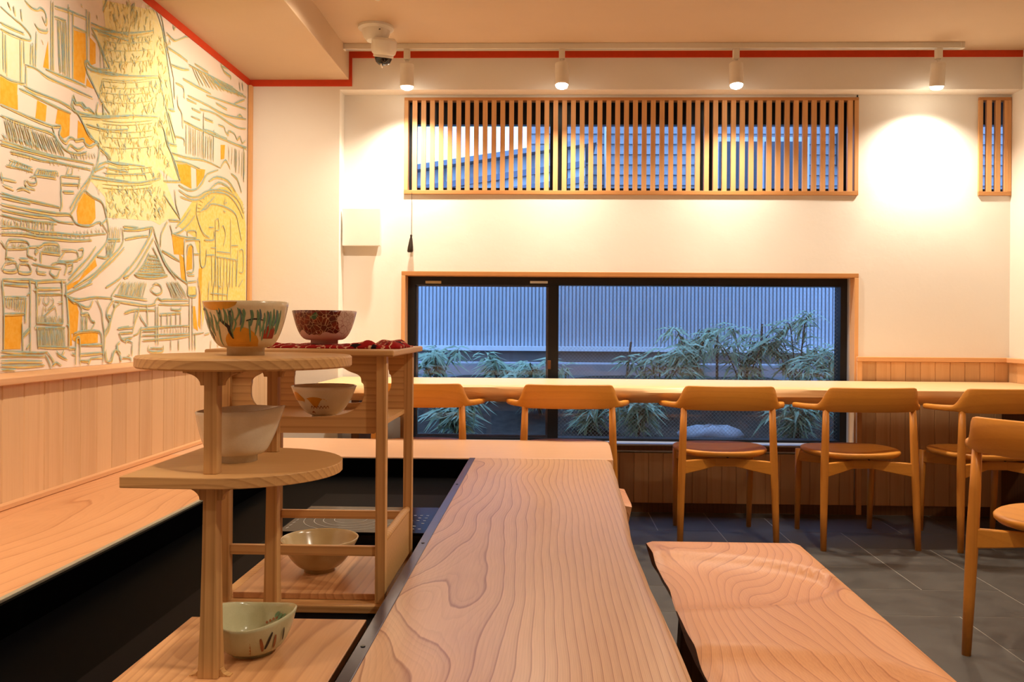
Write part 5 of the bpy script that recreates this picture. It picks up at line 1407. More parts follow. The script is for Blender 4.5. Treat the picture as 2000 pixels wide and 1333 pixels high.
l35:3150,1462 3158,1455 3163,1445
l37:3370,1540 3368,1530 3384,1522
l38:3508,1548 3497,1537 3503,1526
b35:3198,1459 3199,1450 3193,1439
l34:3085,1450 3092,1443 3085,1432
k39:3543,1525 3532,1514 3544,1504
l35:3231,1556 3219,1545 3228,1536
l38:3468,1596 3463,1586 3464,1574
l38:3441,1588 3447,1580 3445,1568
l35:3148,1534 3136,1524 3156,1516
b35:3153,1456 3165,1449 3145,1436
b35:3211,1469 3218,1462 3206,1449
l36:3292,1560 3281,1549 3308,1542
l39:3514,1533 3529,1526 3531,1514
b38:3477,1561 3491,1554 3467,1538
l35:3205,1505 3214,1498 3211,1487
l34:3110,1494 3118,1487 3096,1473
k35:3197,1521 3195,1512 3211,1504
k38:3479,1550 3476,1541 3476,1529
b35:3222,1532 3211,1522 3208,1511
l35:3190,1520 3202,1513 3192,1501
b34:3080,1461 3076,1452 3080,1442
l34:3112,1471 3100,1461 3120,1454
l34:3121,1538 3121,1530 3107,1517
l35:3232,1509 3232,1501 3217,1488
b36:3252,1467 3256,1459 3239,1446
l38:3424,1531 3433,1524 3436,1513
k37:3384,1530 3385,1522 3387,1511
k36:3306,1457 3319,1450 3318,1439
l36:3316,1509 3327,1502 3320,1489
l36:3239,1453 3230,1443 3242,1434
b38:3502,1511 3489,1501 3507,1491
l34:3075,1509 3081,1502 3086,1492
k39:3536,1560 3535,1550 3553,1541
l39:3522,1543 3507,1532 3522,1522
b35:3146,1481 3143,1472 3145,1462
b34:3126,1481 3127,1473 3117,1461
l36:3255,1509 3253,1501 3258,1490
l39:3521,1496 3532,1488 3511,1474
l35:3159,1446 3158,1437 3165,1428
l35:3209,1554 3198,1543 3200,1533
l37:3375,1572 3364,1561 3361,1550
k36:3321,1523 3315,1513 3335,1505
l36:3285,1482 3293,1475 3286,1463
l39:3534,1536 3540,1527 3543,1516
l34:3136,1436 3129,1427 3128,1417
l39:3531,1495 3542,1487 3545,1476
l37:3330,1567 3337,1560 3341,1549
k34:3090,1529 3096,1522 3090,1511
b39:3553,1558 3559,1549 3560,1538
b36:3235,1487 3224,1477 3248,1470
k36:3279,1544 3278,1535 3285,1525
l37:3405,1570 3420,1563 3420,1552
l34:3132,1436 3140,1429 3135,1418
l37:3385,1583 3396,1576 3389,1563
l37:3353,1538 3349,1529 3339,1516
b38:3476,1534 3462,1522 3475,1513
b38:3454,1480 3464,1473 3473,1462
k38:3437,1522 3440,1513 3426,1499
b35:3234,1553 3238,1545 3228,1533
l39:3550,1539 3562,1531 3561,1519
l36:3280,1464 3278,1455 3265,1443
l39:3512,1599 3514,1590 3505,1577
l37:3392,1575 3386,1565 3389,1554
k34:3112,1484 3108,1475 3099,1463
l39:3545,1588 3546,1579 3535,1565
k36:3309,1524 3315,1516 3304,1504
l37:3353,1498 3349,1488 3350,1477
l39:3532,1514 3542,1506 3551,1495
l38:3485,1511 3471,1500 3472,1489
k38:3471,1479 3480,1471 3459,1457
l34:3119,1493 3118,1484 3116,1473
l36:3303,1540 3316,1534 3299,1520
b37:3414,1588 3402,1577 3403,1565
l37:3350,1542 3355,1534 3364,1524
l38:3498,1491 3490,1481 3510,1472
l37:3348,1484 3347,1475 3348,1464
l35:3170,1469 3172,1461 3180,1451
b34:3099,1440 3107,1433 3099,1422
l36:3296,1518 3289,1509 3301,1499
b39:3517,1524 3505,1513 3526,1504
k35:3218,1470 3220,1462 3215,1450
l38:3468,1494 3474,1486 3461,1472
l38:3434,1549 3425,1539 3417,1526
l38:3425,1474 3428,1465 3410,1451
l38:3507,1519 3502,1509 3503,1497
l35:3191,1543 3178,1533 3202,1526
l36:3295,1522 3291,1512 3310,1504
l35:3206,1534 3205,1525 3206,1515
l37:3352,1477 3339,1466 3359,1458
l35:3215,1460 3223,1453 3206,1440
k35:3140,1437 3151,1430 3153,1420
l36:3295,1475 3305,1468 3286,1454
l34:3044,2078 3170,2115 3318,2168 3429,2212
l34:3045,2059 3170,2095 3319,2148 3429,2191
l34:3045,2030 3171,2065 3319,2116 3430,2158
l34:3046,1990 3171,2023 3320,2072 3430,2113
l34:3046,1923 3172,1953 3321,1999 3432,2038
l34:3047,1915 3172,1945 3321,1990 3432,2029
l34:3047,1893 3173,1923 3321,1967 3432,2005
l34:3047,1872 3173,1900 3321,1944 3432,1981
l34:3048,1840 3174,1867 3322,1909 3433,1945
l34:3048,1770 3175,1794 3323,1833 3434,1866
l34:3049,1759 3175,1783 3323,1821 3434,1854
l34:3049,1733 3175,1755 3324,1792 3435,1824
l34:3049,1711 3175,1733 3324,1769 3435,1800
l34:3050,1674 3176,1694 3325,1728 3436,1758
l34:3051,1599 3177,1616 3326,1646 3437,1673
l34:3051,1580 3177,1596 3326,1626 3437,1652
l34:3052,1537 3178,1552 3327,1579 3438,1604
l34:3052,1523 3178,1538 3327,1565 3438,1589
b53:3557,2273 3620,2267 3663,2277 3782,2339
b53:3619,2340 3626,2310 3647,2344
b54:3564,2216 3678,2219 3769,2218
b54:3593,2150 3709,2167 3785,2184
b59:3784,2207 3946,2219 4122,2236 4314,2255
b57:3847,2230 3997,2238
b62:4032,2207 4216,2216 4460,2258
b57:3724,2126 3865,2134 4033,2143
b53:3629,2095 3638,2016
b52:3475,2349 3515,2314 3536,2269 3564,2213 3600,2149 3629,2098
b54:3651,2085 3725,2087 3733,2042
b62:4157,2324 4196,2302 4283,2303 4283,2288
b62:4158,2313 4302,2346
b65:4406,2305 4417,2269
b65:4448,2317 4459,2277
b61:4157,2324 4176,2340
b45:3821,2204 3858,2177 3905,2150
b45:3851,2205 3892,2179 3942,2155
b46:3881,2208 3937,2189 3986,2165
b46:3918,2211 3968,2189 4018,2168
b46:3957,2217 4009,2199 4064,2178
b47:3986,2222 4043,2205 4113,2187
b47:4025,2223 4098,2213 4161,2196
b48:4057,2226 4121,2215 4198,2203
b48:4093,2232 4171,2224 4248,2212
b49:4120,2233 4212,2229 4298,2217
b49:4159,2240 4255,2235 4345,2229
b50:4202,2244 4304,2240 4401,2236
b50:4232,2247 4333,2242 4439,2242
b51:4272,2251 4389,2251 4504,2253
b54:3667,2035 3675,1989 3712,1966 3720,1906
b56:3764,2046 3866,2050
b60:3771,2064 4000,2078 4219,2088 4505,2137
b60:3735,1939 3868,1941 4081,1949 4240,1963 4519,1978
b62:3950,1951 4081,1964 4270,1962 4519,1986
b62:3907,2037 4079,2060 4268,2059 4400,2064 4506,2086
b57:3613,1769 3791,1783 3953,1805 4157,1806
b55:3642,1740 3761,1754 3912,1756
b55:3758,1928 3760,1797
b58:3949,2034 3953,1816
b60:4072,1976 4066,1824
b64:4360,1944 4363,1822
b66:4476,1976 4479,1792
b62:4282,1830 4223,1859 4157,1810
b56:3811,1978 3908,1985
b57:3819,2017 3916,2022
b63:4126,2017 4201,2021 4220,2003 4259,1997 4259,2016 4339,2019 4380,1998 4421,2023 4454,1995 4497,2020
b59:3958,2008 4062,2016
b61:4097,2115 4237,2122
b62:3982,2122 4316,2166 4504,2192
b64:4316,2166 4482,2237
b54:3641,1849 3736,1857 3737,1831
b53:3578,1803 3663,1812
b53:3596,1953 3639,1960
b65:4378,2117 4419,2139 4462,2130
b61:4090,1958 4240,1971
b53:3502,1888 3543,1845 3571,1795 3628,1753 3672,1704 3702,1661
b53:3576,1938 3626,1874 3655,1839
b37:3788,1928 3789,1864 3787,1803
b37:3804,1929 3805,1869 3807,1804
b37:3823,1927 3826,1865 3829,1803
b37:3840,1927 3840,1866 3848,1806
b38:3861,1932 3858,1867 3864,1807
b38:3889,1931 3887,1869 3890,1811
b38:3910,1933 3908,1873 3913,1813
b38:3935,1934 3929,1873 3934,1814
b39:3952,1934 3946,1876 3951,1815
b39:3979,1937 3977,1879 3973,1818
b39:3999,1938 4002,1880 4002,1820
b39:4023,1943 4030,1883 4027,1820
b39:4049,1943 4043,1883 4042,1820
b42:4262,1935 4267,1903 4265,1865
b42:4307,1941 4309,1895 4301,1852
b42:4346,1942 4346,1895 4344,1846
b43:4374,1943 4377,1888 4369,1834
b43:4409,1947 4413,1887 4407,1825
b43:4451,1948 4449,1881 4446,1815
b44:4485,1952 4490,1880 4481,1803
b36:3977,1923 3980,1878 3976,1827
b37:4008,1926 4001,1876 4005,1828
b37:4042,1928 4042,1877 4042,1828
b71:3687,1642 3778,1634 3873,1653 3938,1695 3997,1747 4130,1790
b80:4302,1803 4384,1791 4448,1731
b77:4015,1715 4112,1754 4263,1759 4365,1718
b76:4024,1675 4131,1728 4244,1729 4314,1710
b59:3688,1620 3794,1608 3890,1622 3972,1656 4086,1685 4226,1701 4386,1685 4483,1621
b60:3703,1593 3818,1594 3923,1614 4024,1658 4132,1678 4265,1685 4387,1650 4472,1592
b61:3915,1554 4000,1583 4043,1607 4133,1617 4247,1619 4367,1601 4409,1545 4453,1472
b59:3932,1560 4087,1650
b58:3875,1538 3900,1501 3950,1458 4028,1442
b55:3859,1529 3796,1481 3705,1437 3619,1415
b55:3619,1418 3751,1416 3877,1426
b55:3811,1550 3742,1494 3661,1448
b57:3882,1591 3875,1538
b54:3644,1613 3660,1551 3689,1513 3705,1483
b53:3547,1575 3603,1543 3697,1495
b53:3705,1483 3590,1475
b52:3576,1467 3522,1407 3516,1351
b53:3604,1454 3626,1419
b56:3781,1429 3781,1446 3868,1456 3876,1433
b55:3751,1406 3745,1333 3769,1219
b57:3759,1404 3901,1419 3918,1396 3928,1301 3979,1304 3994,1383
b56:3775,1336 3782,1373 3813,1389 3845,1376 3846,1349 3910,1354
b56:3846,1349 3847,1268 3776,1260
b59:3995,1355 4092,1363
b59:3968,1425 4081,1437 4081,1484
b42:4054,1359 4061,1283 4061,1207
b42:4101,1359 4096,1283 4097,1206
b43:4132,1359 4140,1283 4136,1211
b43:4173,1359 4167,1287 4173,1212
b44:4214,1361 4212,1285 4212,1212
b44:4255,1362 4254,1290 4251,1214
b45:4297,1363 4293,1290 4290,1214
b45:4337,1366 4328,1290 4327,1216
b45:4376,1365 4383,1297 4381,1223
b45:4098,1536 4113,1208
b47:4297,1569 4301,1358
b48:4401,1416 4384,1221
b46:4119,1383 4290,1391
b47:4119,1358 4392,1362
b45:4046,1395 4109,1400
b45:4098,1533 4134,1548 4144,1495 4108,1487
b46:4181,1510 4200,1520 4230,1479 4202,1417
b44:4018,1491 4080,1498
b48:4309,1431 4401,1440
b49:4422,1415 4476,1419 4478,1310 4425,1302
b46:4226,1660 4208,1635 4246,1645
b46:4199,1597 4228,1594
b42:3784,1247 3855,1251
b42:3777,1216 3880,1225
b41:3769,1233 3785,1193
b43:3896,1243 3897,1198
b49:4416,1223 4479,1266
l36:3883,1532 3920,1538
l36:3884,1550 3920,1554
l36:3890,1568 3926,1570
l36:3902,1587 3936,1586
l36:3920,1605 3952,1602
l36:3943,1624 3973,1618
l36:3971,1641 3998,1633
l37:4005,1658 4027,1647
l37:4042,1673 4059,1660
l37:4083,1686 4095,1671
l38:4127,1697 4133,1681
l38:4172,1706 4172,1688
l39:4219,1712 4212,1693
l39:4265,1715 4252,1696
l39:4311,1715 4291,1696
l40:4354,1712 4328,1693
l40:4393,1705 4362,1687
l40:4428,1696 4391,1679
l41:4457,1684 4416,1668
l41:4480,1669 4435,1655
l41:4496,1651 4448,1641
l41:4503,1632 4455,1624
b52:2473,1677 2542,1675 2633,1675 2732,1675 2781,1687 2773,1656 2808,1639 2833,1660 2860,1661 2873,1659 2919,1674 2933,1659 2966,1658 3015,1682 3025,1666 3020,1630 3001,1586 2954,1525 2930,1487
b50:2473,1644 2542,1646 2634,1647 2732,1651 2774,1629 2816,1611 2883,1615 2943,1633
b50:2732,1675 2748,1650
b50:2474,1572 2543,1572 2635,1573 2753,1578 2906,1592 2986,1597
b48:2474,1561 2543,1563 2646,1568 2758,1574
b52:2816,1611 2838,1636 2883,1630 2924,1649
b50:2519,1546 2597,1551 2677,1551 2758,1560 2861,1567 2967,1575
b54:2991,1595 2972,1555 2907,1497
b56:3025,1666 3091,1650 3107,1639
b55:2996,1575 3066,1604
b53:2849,1789 2858,1796 2867,1784 2899,1795 2927,1782 2955,1791 2999,1779
b53:2845,1785 2850,1759 2886,1753 2928,1717 2956,1693 3015,1682
b50:2629,1748 2699,1746 2764,1744 2841,1744
b51:2691,1765 2772,1768 2845,1765
b57:3013,1828 3008,1779 3099,1799 3238,1834
b56:3048,1837 3053,1788
b30:2488,1640 2499,1612 2510,1581
b31:2496,1641 2510,1612 2523,1583
b31:2507,1640 2523,1612 2534,1583
b31:2517,1641 2532,1613 2547,1584
b31:2528,1642 2541,1612 2555,1583
b31:2539,1640 2555,1613 2568,1582
b31:2554,1641 2568,1613 2579,1584
b31:2564,1642 2581,1614 2594,1585
b32:2574,1640 2589,1611 2605,1584
b32:2587,1642 2601,1613 2619,1587
b32:2596,1642 2613,1616 2627,1585
b32:2607,1642 2623,1612 2639,1586
b32:2622,1639 2639,1613 2655,1585
b32:2632,1640 2648,1614 2665,1585
b32:2645,1639 2659,1613 2678,1587
b33:2655,1640 2675,1614 2694,1589
b33:2671,1639 2687,1613 2705,1586
b33:2680,1641 2697,1617 2720,1590
b33:2695,1641 2712,1616 2731,1588
b33:2708,1638 2727,1614 2747,1590
b33:2722,1639 2737,1615 2758,1589
b34:2733,1641 2755,1617 2773,1592
b34:2747,1638 2767,1615 2787,1590
b34:2756,1638 2779,1615 2804,1592
b27:2480,1592 2487,1586 2494,1580
b27:2492,1590 2496,1583 2504,1578
b28:2510,1592 2516,1587 2521,1576
b28:2525,1595 2530,1584 2535,1576
b28:2537,1592 2539,1589 2548,1581
b28:2560,1592 2565,1587 2566,1584
b28:2566,1592 2576,1586 2579,1582
b28:2584,1595 2593,1591 2603,1583
b29:2598,1597 2606,1589 2616,1583
b29:2619,1596 2625,1586 2631,1582
b29:2640,1596 2646,1592 2652,1585
b29:2646,1596 2655,1590 2663,1585
b29:2666,1600 2678,1595 2680,1585
b30:2682,1599 2693,1592 2699,1587
b31:2845,1606 2849,1597 2854,1589
b31:2859,1609 2864,1601 2868,1592
b32:2875,1614 2878,1603 2886,1595
b32:2900,1617 2903,1612 2903,1602
b32:2914,1620 2920,1613 2923,1604
b32:2933,1627 2938,1619 2939,1609
b32:2953,1631 2956,1623 2957,1615
b33:2973,1634 2977,1624 2980,1618
b33:2988,1638 2995,1630 2996,1622
b35:2516,1521 2580,1518 2628,1516
b34:2499,1500 2562,1503 2628,1504
b36:2654,1518 2709,1522 2762,1529
b36:2639,1497 2694,1502 2754,1508
b36:2654,1518 2639,1497
b37:2762,1529 2767,1515
b38:2783,1518 2902,1537
b38:2788,1494 2902,1511
b37:2783,1518 2788,1464
b39:2902,1537 2889,1494
b34:2475,1458 2544,1459
b34:2486,1438 2530,1435
b35:2552,1436 2580,1445 2617,1442
b35:2617,1486 2643,1491 2647,1473 2613,1467 2598,1473
b33:2475,1474 2482,1444
b38:2830,1559 2817,1529 2848,1537 2852,1561
b35:2591,1472 2595,1454 2640,1450
b28:2523,1518 2518,1510 2511,1502
b28:2537,1519 2530,1510 2523,1501
b28:2548,1519 2540,1510 2535,1502
b28:2560,1518 2555,1510 2549,1502
b28:2572,1518 2568,1510 2561,1502
b28:2581,1516 2576,1509 2571,1502
b28:2594,1517 2590,1510 2584,1502
b29:2607,1516 2603,1508 2599,1501
b29:2619,1515 2613,1508 2610,1502
b29:2667,1518 2661,1507 2658,1497
b29:2678,1519 2675,1510 2671,1500
b29:2690,1521 2686,1511 2683,1501
b30:2702,1522 2697,1511 2692,1502
b30:2710,1523 2708,1513 2704,1503
b30:2721,1525 2716,1515 2714,1505
b30:2732,1526 2728,1516 2726,1505
b30:2746,1528 2740,1517 2736,1507
b30:2757,1528 2753,1519 2748,1509
b25:2535,1552 2531,1547 2530,1540
b25:2552,1550 2552,1546 2549,1542
b25:2566,1552 2565,1549 2563,1543
b25:2582,1552 2580,1547 2580,1543
b25:2599,1552 2595,1550 2595,1545
b26:2619,1551 2616,1547 2613,1543
b26:2631,1552 2632,1550 2630,1546
b26:2652,1554 2649,1552 2647,1547
b26:2667,1552 2668,1550 2663,1547
b27:2721,1558 2722,1553 2723,1550
b27:2740,1560 2742,1554 2742,1551
b27:2766,1561 2767,1557 2764,1552
b27:2790,1564 2788,1559 2789,1557
b27:2814,1568 2815,1564 2814,1557
b28:2841,1570 2837,1566 2838,1561
b28:2861,1571 2861,1568 2860,1562
b28:2891,1573 2890,1569 2888,1564
b28:2915,1574 2915,1571 2912,1570
b29:2940,1578 2943,1575 2941,1572
b44:2904,1750 2974,1765 3069,1783 3152,1812
b45:2937,1730 2999,1734 3100,1747 3238,1783
b46:3076,1628 3155,1630 3240,1643
b46:3087,1603 3241,1615
b45:2977,1556 3103,1565 3241,1578
b48:2476,1413 2545,1410 2625,1411 2711,1412 2776,1412
b51:2476,1380 2563,1381 2656,1385 2760,1390 2841,1396 2877,1370 2956,1370 3033,1395 3090,1359
b49:2476,1365 2545,1363 2648,1368 2711,1372 2777,1363 2863,1371
b48:2477,1347 2560,1345 2664,1349 2760,1358
b50:2477,1312 2564,1318 2649,1317 2761,1324 2909,1333 3074,1357
b50:2477,1292 2582,1302 2665,1302 2761,1307 2864,1311 2975,1322
b53:2930,1496 2889,1456 2863,1419 2841,1399
b53:2907,1492 2871,1456 2841,1419
b56:2935,1494 2978,1480 3042,1471 3068,1443 3089,1391 3095,1365
b56:3038,1385 3079,1412
b55:3090,1359 3080,1325 3005,1270 2934,1215 2822,1152
b53:3005,1302 2957,1258 2888,1214 2831,1172
b57:3085,1336 3181,1346
b56:3191,1393 3203,1343 3159,1302 3086,1260 3001,1206 2866,1148
b56:3209,1318 3128,1264 3031,1211 2935,1152
b56:3015,1268 3081,1271 3080,1314
b58:3246,1245 3172,1195 3077,1158
b51:2784,1472 2789,1424 2781,1403
b52:2797,1469 2862,1477
b46:2476,1404 2531,1404 2618,1401
b29:2485,1337 2481,1328 2483,1316
b29:2497,1334 2495,1324 2499,1319
b29:2514,1336 2508,1328 2510,1317
b29:2525,1335 2525,1327 2522,1320
b29:2538,1341 2544,1329 2543,1318
b30:2552,1338 2556,1329 2556,1319
b30:2573,1342 2574,1331 2569,1321
b30:2588,1344 2587,1334 2588,1321
b30:2600,1343 2604,1332 2604,1323
b30:2612,1343 2611,1335 2615,1325
b30:2632,1346 2633,1335 2629,1327
b31:2649,1346 2645,1337 2642,1326
b31:2664,1350 2657,1340 2658,1326
b31:2679,1349 2679,1339 2678,1329
b31:2692,1352 2690,1339 2691,1327
b31:2712,1353 2714,1343 2711,1330
b32:2728,1352 2732,1339 2730,1330
b32:2746,1355 2740,1344 2742,1329
b23:2486,1303 2488,1298 2487,1292
b23:2508,1306 2509,1301 2507,1295
b23:2528,1305 2528,1298 2530,1295
b23:2550,1308 2553,1304 2553,1299
b24:2575,1311 2575,1304 2572,1299
b24:2599,1311 2597,1304 2595,1299
b24:2621,1312 2617,1307 2618,1302
b24:2642,1312 2640,1308 2641,1301
b24:2669,1317 2668,1311 2668,1304
b25:2689,1316 2692,1312 2691,1305
b25:2716,1319 2715,1313 2719,1307
b25:2738,1320 2739,1315 2739,1309
b25:2765,1322 2763,1314 2766,1309
b26:2793,1325 2790,1316 2792,1311
b26:2818,1326 2820,1321 2817,1313
b26:2845,1327 2844,1321 2848,1316
b26:2873,1330 2876,1322 2876,1315
b27:2901,1331 2903,1324 2903,1318
b27:2929,1333 2929,1329 2928,1321
b27:2963,1333 2961,1328 2958,1320
b30:3106,1388 3101,1365 3100,1339
b30:3120,1388 3119,1363 3112,1337
b31:3137,1390 3131,1363 3128,1339
b31:3148,1391 3145,1368 3138,1342
b31:3164,1389 3159,1364 3152,1340
b31:3180,1391 3175,1366 3167,1342
b30:3091,1330 3091,1302 3091,1273
b30:3105,1333 3099,1303 3091,1273
b30:3117,1334 3109,1305 3095,1271
b30:3129,1335 3115,1302 3101,1273
b30:3143,1337 3126,1303 3105,1272
b31:3149,1339 3129,1306 3103,1272
b28:2857,1340 2863,1334 2864,1331
b28:2878,1343 2883,1339 2884,1334
b28:2902,1348 2904,1341 2911,1336
b29:2929,1352 2929,1348 2935,1342
b29:2949,1357 2950,1350 2957,1345
b29:2977,1363 2979,1354 2983,1346
b29:3002,1368 3008,1360 3011,1350
b30:3025,1369 3029,1361 3032,1356
b30:3048,1376 3055,1366 3061,1357
b40:2501,1251 2508,1272 2529,1278 2601,1279 2608,1259 2501,1251
b43:2608,1263 2673,1272 2696,1284 2769,1289 2782,1261
b43:2673,1253 2782,1256
b42:2673,1253 2673,1220
b40:2505,1249 2502,1216
b41:2608,1259 2608,1236 2635,1231
b45:2791,1271 2878,1274 2887,1244 2787,1231 2778,1241 2808,1265
b46:2892,1280 2924,1286 2915,1257 2887,1250
b40:2498,1206 2547,1210 2547,1186 2485,1183 2498,1206
b41:2565,1207 2609,1208 2624,1184 2562,1182 2565,1207
b43:2631,1212 2697,1208 2787,1209
b42:2658,1205 2658,1188 2705,1187
b44:2729,1200 2729,1186 2762,1178 2779,1201
b40:2498,1220 2540,1219
b41:2565,1223 2609,1224
b44:2733,1218 2770,1225 2821,1224 2809,1188
b42:2650,1263 2646,1246 2661,1257
b42:2639,1229 2654,1226
b39:2477,1268 2498,1248
b45:2821,1222 2856,1229 2852,1206 2830,1197
b25:2532,1268 2532,1262 2535,1253
b25:2545,1268 2543,1261 2546,1256
b25:2561,1269 2561,1263 2560,1257
b25:2572,1270 2574,1264 2571,1255
b25:2582,1272 2583,1265 2583,1258
b25:2592,1270 2592,1266 2593,1258
b30:2697,1274 2690,1264 2684,1254
b30:2703,1275 2700,1264 2695,1254
b30:2713,1276 2708,1265 2703,1254
b30:2721,1277 2719,1266 2715,1255
b30:2730,1278 2725,1266 2723,1254
b30:2738,1279 2736,1268 2733,1255
b30:2746,1280 2745,1266 2742,1254
b30:2755,1281 2755,1267 2752,1255
b30:2766,1282 2763,1270 2761,1255
b30:2773,1282 2773,1270 2774,1256
b48:2485,1153 2558,1157 2620,1160 2651,1157 2738,1165 2818,1169
b45:2485,1153 2484,1130
b48:2617,1158 2621,1137
b48:2651,1157 2651,1138
b51:2792,1168 2796,1145
b43:2484,1145 2489,1102 2493,1051 2493,941
b45:2621,1153 2622,1042 2623,930
b44:2599,1101 2596,1053 2596,1023
b43:2493,1100 2548,1102 2602,1104
b43:2493,1049 2596,1052
b44:2492,1139 2609,1143
b45:2655,1155 2655,1112 2656,1023
b48:2796,1162 2802,1022
b47:2655,1115 2722,1119 2797,1120
b46:2655,1134 2788,1140
b47:2656,1021 2802,1020
b47:2656,1007 2815,1007
b45:2660,1005 2665,943
b48:2818,1163 2822,1119 2837,1014 2838,942
b47:2665,946 2740,944 2833,939
b45:2645,1007 2652,1016
b48:2824,1019 2837,1012
b44:2581,1023 2586,934
b45:2606,1111 2621,1118
b44:2586,979 2619,1000
b44:2585,986 2618,1005
b45:2604,942 2619,956
b45:2481,937 2550,933 2623,928 2685,926 2716,928
b44:2481,921 2550,921 2693,914
b44:2481,906 2550,905 2685,898
b44:2481,893 2587,888 2697,885
b43:2482,880 2551,878
b46:2696,921 2717,904 2737,871
b47:2716,925 2741,903 2749,890
b47:2741,883 2766,890 2791,879
b45:2640,1131 2655,1124
b28:2668,1005 2669,975 2672,946
b28:2673,1004 2677,974 2677,945
b28:2678,1005 2682,974 2684,945
b28:2685,1005 2687,975 2691,945
b28:2692,1004 2693,974 2697,945
b28:2696,1004 2699,974 2702,945
b28:2703,1005 2706,975 2709,945
b28:2707,1005 2711,974 2713,944
b28:2713,1005 2716,975 2721,945
b28:2721,1005 2724,975 2726,944
b28:2728,1005 2732,975 2734,945
b28:2732,1004 2737,973 2740,945
b28:2738,1004 2742,974 2746,944
b29:2746,1004 2750,974 2753,944
b29:2750,1005 2755,974 2759,943
b29:2757,1004 2761,974 2764,943
b29:2765,1004 2768,974 2772,944
b29:2770,1004 2775,972 2779,942
b29:2777,1004 2780,974 2783,943
b29:2783,1005 2787,974 2790,943
b29:2790,1004 2792,973 2797,943
b29:2795,1004 2801,974 2804,943
b29:2800,1004 2805,974 2810,943
b29:2808,1005 2812,973 2817,942
b24:2663,1044 2663,1034 2662,1024
b24:2671,1046 2670,1035 2672,1022
b24:2679,1046 2679,1034 2677,1025
b25:2688,1045 2687,1034 2689,1022
b25:2697,1043 2695,1035 2695,1023
b25:2701,1046 2702,1033 2703,1023
b25:2707,1046 2709,1035 2707,1024
b25:2719,1046 2717,1034 2717,1023
b25:2726,1045 2727,1035 2723,1024
b25:2732,1044 2733,1033 2734,1023
b25:2740,1046 2741,1037 2740,1025
b25:2747,1046 2750,1033 2752,1023
b25:2755,1046 2752,1036 2754,1024
b25:2763,1046 2761,1037 2765,1025
b25:2776,1044 2774,1033 2776,1025
b25:2778,1047 2783,1034 2782,1022
b26:2788,1045 2793,1033 2792,1023
b26:2799,1046 2801,1034 2798,1024
b29:2502,1098 2504,1084 2506,1072
b29:2516,1099 2513,1083 2515,1070
b29:2525,1097 2522,1085 2520,1070
b29:2537,1098 2533,1083 2533,1067
b29:2546,1098 2546,1082 2543,1065
b30:2558,1099 2556,1080 2551,1064
b30:2566,1101 2562,1081 2562,1062
b30:2580,1101 2575,1082 2568,1061
b30:2592,1102 2585,1080 2581,1059
b30:2698,1112 2690,1095 2706,1083 2722,1096 2714,1110
b30:2734,1106 2747,1097 2739,1082 2715,1069
b30:2691,1078 2687,1045 2715,1057 2739,1072 2755,1077 2764,1048
b29:2671,1111 2667,1085
b31:2772,1092 2797,1093
b30:2699,1074 2707,1062
b50:2809,1123 2836,1112 2903,1107 2997,1118 3119,1119
b50:2823,1114 2889,1093 2959,1080 2988,1109
b52:3012,1110 3048,1068 3058,1026 3069,977 3060,877
b53:3130,1117 3093,1083 3084,1050 3105,1026 3069,988
b53:3179,1102 3141,1081 3115,1037 3100,1004 3079,977
b54:3135,1103 3141,1084
b53:3083,1053 3115,1051
b49:2818,1124 2889,1142 2982,1172
b49:2836,1109 2867,1095
b50:2894,1091 2917,1071 2913,1056 2955,1059 2979,1033 3003,1025 2975,999
b51:2868,986 2913,994 3034,993 3054,947 3060,907
b51:2905,945 3054,945
b51:2905,914 3055,915
b51:2906,891 2962,889 2981,896 3050,899
b49:2878,877 2882,958 2891,974 2905,963 2906,879
b49:2838,937 2878,936
b49:2856,919 2874,913
b48:2765,929 2782,916 2825,900
b48:2808,930 2795,915
b51:2962,876 2966,889
b53:3080,925 3086,884 3117,883 3132,915 3165,923
b54:3181,953 3159,940 3165,915 3187,897 3193,877
b55:3218,1066 3248,1072
b55:3164,1004 3249,1012
b30:2915,1047 2913,1019 2914,994
b30:2926,1048 2922,1020 2923,992
b30:2943,1052 2938,1022 2939,994
b31:2953,1052 2948,1022 2947,995
b29:2917,1045 2927,994
b29:2941,1048 2951,994
b26:2650,1267 2665,1267
b61:3204,1386 3320,1402 3443,1426
b61:3216,1353 3320,1373 3399,1384
b61:3443,1426 3412,1383 3333,1304 3263,1249 3207,1214
b61:3450,1381 3382,1314 3310,1249 3241,1210
b66:3450,1423 3470,1389 3524,1320 3593,1266 3694,1228 3785,1207
b65:3463,1373 3510,1325 3565,1274 3665,1220
b66:3523,1336 3613,1322 3700,1303
b63:3293,1222 3446,1229 3580,1234
b62:3293,1219 3334,1213 3459,1217 3580,1231
b64:3444,1341 3497,1297 3559,1239
b62:3413,1317 3376,1272 3316,1229
b63:3424,1420 3418,1389
b59:3207,1202 3241,1210
b60:3204,1400 3320,1408
b38:3413,1305 3471,1306
b38:3401,1289 3497,1293
b38:3382,1272 3511,1279
b38:3370,1260 3524,1267
b38:3346,1246 3538,1256
b38:3334,1236 3552,1247
b31:3402,1306 3382,1268 3357,1232
b31:3416,1304 3400,1270 3381,1232
b31:3430,1307 3419,1271 3406,1235
b31:3442,1306 3434,1273 3432,1238
b32:3458,1309 3460,1274 3459,1237
b32:3469,1309 3478,1274 3485,1240
b32:3480,1312 3495,1276 3507,1242
b32:3488,1312 3509,1277 3530,1241
b37:3199,1183 3180,1156 3166,1129
b37:3204,1185 3193,1157 3175,1129
b37:3216,1186 3201,1157 3188,1128
b37:3230,1185 3214,1158 3198,1130
b37:3243,1187 3229,1156 3211,1126
b38:3254,1189 3237,1158 3222,1129
b38:3264,1186 3244,1156 3233,1126
b38:3276,1188 3264,1158 3245,1127
b38:3289,1188 3276,1159 3256,1128
b38:3298,1189 3287,1157 3271,1125
